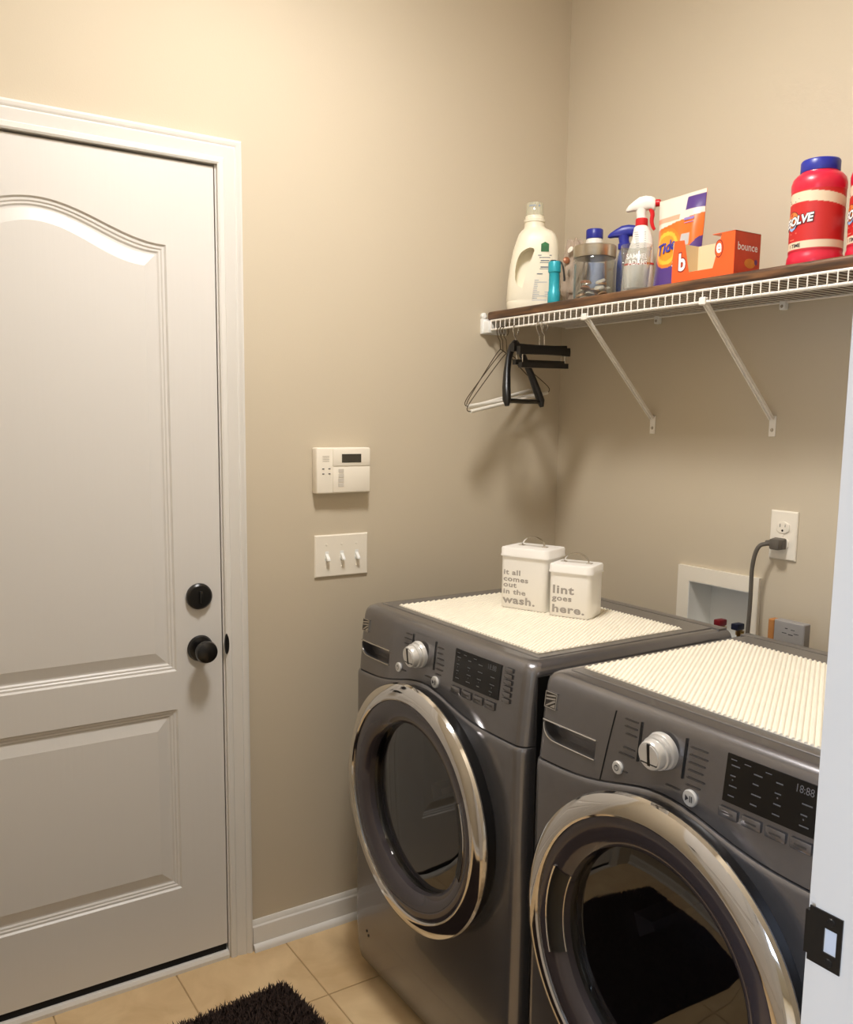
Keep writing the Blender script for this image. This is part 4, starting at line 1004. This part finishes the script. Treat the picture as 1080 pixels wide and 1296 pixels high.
lettering('small_lettering', [('3', 0.016, 0.0003, 0.006, 0.058, 1.0), ('in', 0.009, 0.0002, 0.016, 0.060, 1.0), ('1', 0.016, 0.0003, 0.026, 0.062, 1.0)], M_INKW, pch, fpch)
rects('pouch_print', [(-0.050, 0.040, 0.012+0.005*q, 0.0132+0.005*q) for q in range(5)]+[(0.022, 0.050, 0.164, 0.170), (0.024, 0.050, 0.157, 0.1585)], mat('pouch lilac ink', (150, 128, 190), 0.5, noise=(9, .02)), pch, fpch)
# ---- dryer sheet carton with dispensing cut-out
cb = thing('dryer_sheet_carton', 'orange dryer sheet carton with a cut-out front between pouch and red bottles', 'box', (0.694, -0.290, BT))
CW, CD, CH = 0.169, 0.086, 0.0905; T = 0.0012
fr = [(0, 0), (CW, 0), (CW, CH), (0.135, CH-0.001), (0.114, 0.019), (0.048, 0.019), (0.032, CH), (0.005, CH+0.002), (0, CH*0.6)]
b = BM(); prism(b, fr, lambda u, v, s: Vector((u, T*s, v))); obj('front_panel', b, M_ORANGE, cb, smooth=False)
b = BM(); box(b, 0, CW, CD-T, CD, 0, CH); obj('back_panel', b, M_CARD, cb, smooth=False)
b = BM(); box(b, T, CW-T, T, CD-T, 0.0, T); obj('bottom_panel', b, M_CARD, cb, smooth=False)
b = BM(); box(b, 0, T, T, CD-T, 0, CH); obj('end_panel', b, M_CARD, cb, smooth=False)
b = BM(); box(b, CW-T, CW, T, CD-T, 0, CH); ep = obj('end_panel', b, M_ORANGR, cb, smooth=False)
b = BM(); prism(b, [(0.110, 0), (CW, 0), (CW, CD), (0.110, CD)], lambda u, v, s: Vector((u, v, CH-T*s))); obj('top_panel', b, M_ORANGE, cb, smooth=False)
lettering('brand_lettering', [('bounce', 0.023, 0.0004, 0.009, 0.052, 0.98)], M_INKW, ep, lambda u, v: Vector((CW+0.0004, u, v)))
b = BM(); gg = lambda u, v: Vector((CW+0.0003, u, v)); disc(b, gg, 0.052, 0.026, 0.018, 0.010); obj('sun_print', b, mat('amber print', (228, 148, 50), 0.5, noise=(30, .15)), ep, smooth=False)
b = BM(); disc(b, lambda u, v: Vector((CW+0.0005, u, v)), 0.072, 0.030, 0.005, 0.006); obj('logo_print', b, mat('violet print', (110, 60, 120), 0.5, noise=(30, .1)), ep, smooth=False)
ff = lambda o_: (lambda u, v: Vector((u, -o_, v)))
lettering('letter_outline', [('b', 0.052, 0.0045, 0.018, 0.026, 0.80)], M_LIP, cb, ff(0.0004)); lettering('letter', [('b', 0.052, 0.0016, 0.018, 0.026, 0.80)], M_INKW, cb, ff(0.0008))
b = BM(); disc(b, ff(0.0004), 0.129, 0.058, 0.011, 0.019, 28); obj('letter_outline', b, M_LIP, cb, smooth=False)
b = BM(); disc(b, ff(0.0007), 0.129, 0.058, 0.0092, 0.0165, 28); obj('letter_ground', b, M_ORANGE, cb, smooth=False)
lettering('letter', [('e', 0.040, 0.0012, 0.122, 0.050, 0.72)], M_INKW, cb, ff(0.0010))
# ---- red powder bottles
RS = [(0, 0.050), (0.003, 0.0530), (0.012, 0.0545), (0.022, 0.0535), (0.027, 0.0515), (0.031, 0.0515), (0.150, 0.0515), (0.154, 0.0525), (0.165, 0.0530), (0.176, 0.0500), (0.184, 0.0430), (0.187, 0.0365), (0.189, 0.036)]
WHB, REDL, REDD = srgb(226, 206, 176), srgb(196, 36, 34), srgb(190, 30, 46)
def red_bottle(x, y, label, rz):
    r = thing('powder_bottle', label, 'bottle', (x, y, BT), rz)
    b = BM(); lathe(b, [(0.0, 0.0)]+[(q, z) for z, q in RS]+[(0.0, 0.189)], 56); obj('bottle_body', b, mat('crimson plastic', (212, 36, 62), 0.32, noise=(12, .04)), r, ang=50)
    b = BM(); rg = []
    for h, q in ((0.1892, 0.0365), (0.191, 0.0372), (0.209, 0.0372), (0.212, 0.0355), (0.213, 0.032)): rg.append([Vector(((q+0.0004*(k_ % 2))*math.cos(2*PI*k_/96), (q+0.0004*(k_ % 2))*math.sin(2*PI*k_/96), h)) for k_ in range(96)])
    loft(b, rg); obj('bottle_cap_blue', b, M_BLUE, r, ang=50)
    NA, NH = 120, 90; vs, fcs, cols = [], [], []
    R = 0.0519
    for j in range(NH+1):
        for i in range(NA):
            a = 2*PI*i/NA; z = 0.031+0.119*j/NH
            vs.append((R*math.sin(a), -R*math.cos(a), z))
            aa = (a+PI) % (2*PI)-PI
            wv = 0.119+0.008*math.cos(aa*1.0)
            cols.append(WHB if (wv < z < wv+0.020 or 0.036 < z < 0.050) else (REDL if z > 0.05 else REDD))
    for j in range(NH):
        for i in range(NA):
            a = j*NA+i; c = j*NA+(i+1) % NA; fcs.append((a, c, c+NA, a+NA))
    me = bpy.data.meshes.new('label'); me.from_pydata(vs, [], fcs)
    lb = painted('wrap_label', me, M_LABEL, r, lambda i: cols[i])
    fr_ = lambda o_: (lambda u, v: Vector(((R+o_)*math.sin(u/R), -(R+o_)*math.cos(u/R), v)))
    b = BM(); disc(b, fr_(0.0005), -0.014, 0.092, 0.019, 0.019, 36); obj('emblem', b, M_INKD, lb, smooth=False)
    b = BM(); disc(b, fr_(0.0008), -0.014, 0.0945, 0.0165, 0.0155, 36); obj('emblem_top', b, mat('emblem amber', (226, 130, 60), 0.5, noise=(9, .05)), lb, smooth=False)
    b = BM(); b.faces.new([b.verts.new(fr_(0.0010)(-0.014+p, 0.088+q)) for p, q in ((-0.015, 0), (-0.009, -0.012), (0, -0.016), (0.009, -0.012), (0.015, 0))]); obj('emblem_base', b, mat('emblem blue', (150, 178, 220), 0.5, noise=(9, .05)), lb, smooth=False)
    sl = lambda o_: (lambda u, v: fr_(o_)(u+0.12*(v-0.085), v+0.10*(u+0.01)))
    lettering('brand_shadow', [('RESOLVE', 0.0225, 0.0022, -0.050, 0.083, 0.92)], M_INKD, lb, sl(0.0013))
    lettering('brand_lettering', [('RESOLVE', 0.0225, 0.0009, -0.050, 0.083, 0.92)], M_INKW, lb, sl(0.0016))
    lettering('small_lettering', [('TIME', 0.0105, 0.0002, -0.012, 0.039, 1.0), ('1', 0.0105, 0.0, -0.020, 0.039, 1.0)], M_INKD, lb, fr_(0.0006))
    rects('label_print', [(-0.030, 0.002, 0.133, 0.1345), (-0.026, -0.006, 0.1285, 0.130)], M_INKD, lb, fr_(0.0006))
    rects('label_print', [(-0.020, 0.0, 0.066, 0.0685), (-0.020, -0.006, 0.054, 0.0565)], mat('pale red ink', (232, 120, 100), 0.5, noise=(9, .05)), lb, fr_(0.0006))
    return r
red_bottle(0.995, -0.205, 'red powder bottle with a blue cap standing nearest the orange carton', face(0.995, -0.205, -0.78))
red_bottle(1.106, -0.176, 'red powder bottle beyond the other one, farther from the orange carton', face(1.106, -0.176, -0.9))

# ================================================================== HANGERS
HZ = LIPB-0.003-0.0   # underside rail the hooks ride on
def hook_pts(r_=0.014, drop=0.055):
    """hook in the local x-z plane: rail at origin, opens to +x; ends drop below"""
    P = []
    for k_ in range(13):
        a = math.radians(-60+240*k_/12); P.append(Vector((r_*math.cos(a), 0, r_*math.sin(a)-r_+0.0050)))
    P += [Vector((-r_*0.55, 0, -r_*1.75)), Vector((0, 0, -r_*2.4)), Vector((0, 0, -drop))]
    return P
def hanger_root(name, label, x, yaw, tilt, group=None):
    # local x axis = along the hanger
    r = thing(name, label, 'hanger', (x, LIPY, LIPB), 0, group)
    r.rotation_euler = Euler((0, tilt, yaw), 'XYZ')
    return r
WT = [('wire clothes hanger hanging closest to the door wall', 0.070, 112, -9.5, 0.0), ('wire clothes hanger in the middle of the three with paper tubes', 0.084, 109, -6.5, 0.006), ('wire clothes hanger hanging closest to the black hangers', 0.098, 105, -9.5, 0.012)]
for label, x, yw, tl_, dz in WT:
    r = hanger_root('wire_hanger', label, x, math.radians(yw), math.radians(tl_), 'wire hangers with paper tubes')
    b = BM(); hz = -0.058-dz
    tube(b, hook_pts(0.014, 0.058+dz), 0.0013, 6); obj('hook', b, M_WIREB, r)
    b = BM()
    pts = smooth_pts([(0, 0, hz), (0.025, 0, hz-0.010), (0.165, 0, hz-0.100), (0.203, 0, hz-0.127), (0.200, 0, hz-0.138), (0.185, 0, hz-0.140)], 2)
    tube(b, pts, 0.0013, 6); obj('shoulder_wire', b, M_WIREB, r)
    b = BM(); tube(b, [Vector((-p.x, p.y, p.z)) for p in pts], 0.0013, 6); obj('shoulder_wire', b, M_WIREB, r)
    b = BM(); tube(b, [(-0.188, 0, hz-0.140), (-0.06, 0, hz-0.1405), (0.06, 0, hz-0.1405), (0.188, 0, hz-0.140)], 0.0052, 12); obj('paper_tube', b, M_PAPER, r)
# black suit hanger
r = hanger_root('suit_hanger', 'black contoured suit hanger with a trouser bar', 0.146, math.radians(108), 0.0)
b = BM(); tube(b, hook_pts(0.014, 0.055), 0.0016, 6); obj('hook', b, M_SATIN, r)
for s_ in (-1, 1):
    b = BM(); rings = []
    P = [(0.0, 0.0, -0.046, 0.012, 0.007), (0.020, -0.001, -0.060, 0.013, 0.008), (0.042, -0.006, -0.092, 0.011, 0.008), (0.062, -0.015, -0.130, 0.010, 0.010), (0.078, -0.025, -0.172, 0.011, 0.012), (0.088, -0.034, -0.205, 0.011, 0.012), (0.090, -0.037, -0.222, 0.005, 0.006)]
    for q, (x, y, z, h, d) in enumerate(P):
        x2, y2, z2 = P[min(q+1, len(P)-1)][:3]; x1, y1, z1 = P[max(q-1, 0)][:3]
        t = Vector((s_*(x2-x1), y2-y1, z2-z1)).normalized(); nb_ = Vector((0, 1, 0)); nb_ = (nb_-t*nb_.dot(t)).normalized(); ub = t.cross(nb_)
        rings.append([Vector((s_*x, y, z))+ub*h*math.cos(2*PI*k_/16)+nb_*d*math.sin(2*PI*k_/16) for k_ in range(16)])
    loft(b, rings); obj('shoulder', b, M_HANGB, r, ang=60)
b = BM(); tube(b, [(-0.084, -0.032, -0.207), (0.0, -0.031, -0.208), (0.084, -0.032, -0.207)], 0.0065, 12); obj('trouser_bar', b, M_HANGB, r)
b = BM(); lathe(b, [(0, -0.046), (0.006, -0.046), (0.007, -0.040), (0.003, -0.036), (0, -0.036)], 14); obj('hook_ferrule', b, M_SATIN, r)
# two black trouser clamp hangers
for label, x, yw, zo, ln in (('black trouser clamp hanger hooked nearer the suit hanger', 0.249, 100, 0.0, 0.112), ('black trouser clamp hanger hooked on the far side of its twin', 0.268, 99, -0.008, 0.104)):
    r = hanger_root('trouser_hanger', label, x, math.radians(yw), math.radians(-1.5), 'black trouser clamp hangers')
    b = BM(); tube(b, hook_pts(0.014, 0.058), 0.0015, 6); obj('hook', b, M_SATIN, r)
    b = BM(); loft(b, [[Vector((xx, y*1, zo-0.067+z*h)) for y, z in ((-0.006, -1), (0.006, -1), (0.007, 0), (0.006, 1), (-0.006, 1), (-0.007, 0))] for xx, h in ((-ln, 0.0105), (-ln*0.5, 0.0095), (0, 0.0090), (ln*0.5, 0.0095), (ln, 0.0115))]); ub_ = obj('upper_bar', b, M_HANGB, r, ang=30)
    b = BM(); loft(b, [[Vector((xx, y*1, zo-0.105+z*0.0068)) for y, z in ((-0.006, -1), (0.006, -1), (0.006, 1), (-0.006, 1))] for xx in (-ln*0.93, ln*0.93)]); obj('lower_bar', b, M_HANGB, r, ang=30)
    for s_ in (-1, 1):
        b = BM(); tube(b, [(s_*ln*0.84, 0, zo-0.072), (s_*ln*0.84, 0, zo-0.103)], 0.0013, 6); obj('link_wire', b, M_SATIN, r)

# ================================================================== RUG
rg_ = thing('shag_rug', 'dark brown shag rug lying on the tile floor in front of the dryer', 'rug', (0.196, -1.040, 0), math.radians(4))
RW, RL = 0.60, 0.95
b = BM(); rr4 = []
for z in (0.0004, 0.006): rr4.append([p+Vector((RW/2, -RL/2, 0)) for p in rrect(RW, RL, 0.035, z)])
loft(b, rr4); obj('rug_backing', b, M_RUGB, rg_, smooth=False)
vs, fcs = [], []
for q in range(68000):
    x, y = random.uniform(0.002, RW-0.002), -random.uniform(0.002, RL-0.002)
    cx, cy = min(x, RW-x), min(-y, RL+y)
    if cx < 0.035 and cy < 0.035 and math.hypot(0.035-cx, 0.035-cy) > 0.035: continue
    h = random.uniform(0.014, 0.026); a = random.random()*2*PI; ln = random.uniform(0.002, 0.014); wd = 0.0014
    if cx < 0.012 or cy < 0.012: ln *= 1.0; h *= 0.8
    dx, dy = math.cos(a), math.sin(a); ox, oy = -dy*wd, dx*wd; k_ = len(vs)
    vs += [(x-ox, y-oy, 0.005), (x+ox, y+oy, 0.005), (x+dx*ln*0.5+ox, y+dy*ln*0.5+oy, 0.005+h*0.65), (x+dx*ln*0.5-ox, y+dy*ln*0.5-oy, 0.005+h*0.65), (x+dx*ln, y+dy*ln, 0.004+h)]
    fcs += [(k_, k_+1, k_+2, k_+3), (k_+3, k_+2, k_+4)]
me = bpy.data.meshes.new('pile'); me.from_pydata(vs, [], fcs)
pl = link('pile', me, M_RUG, rg_, False); pl['kind'] = 'stuff'
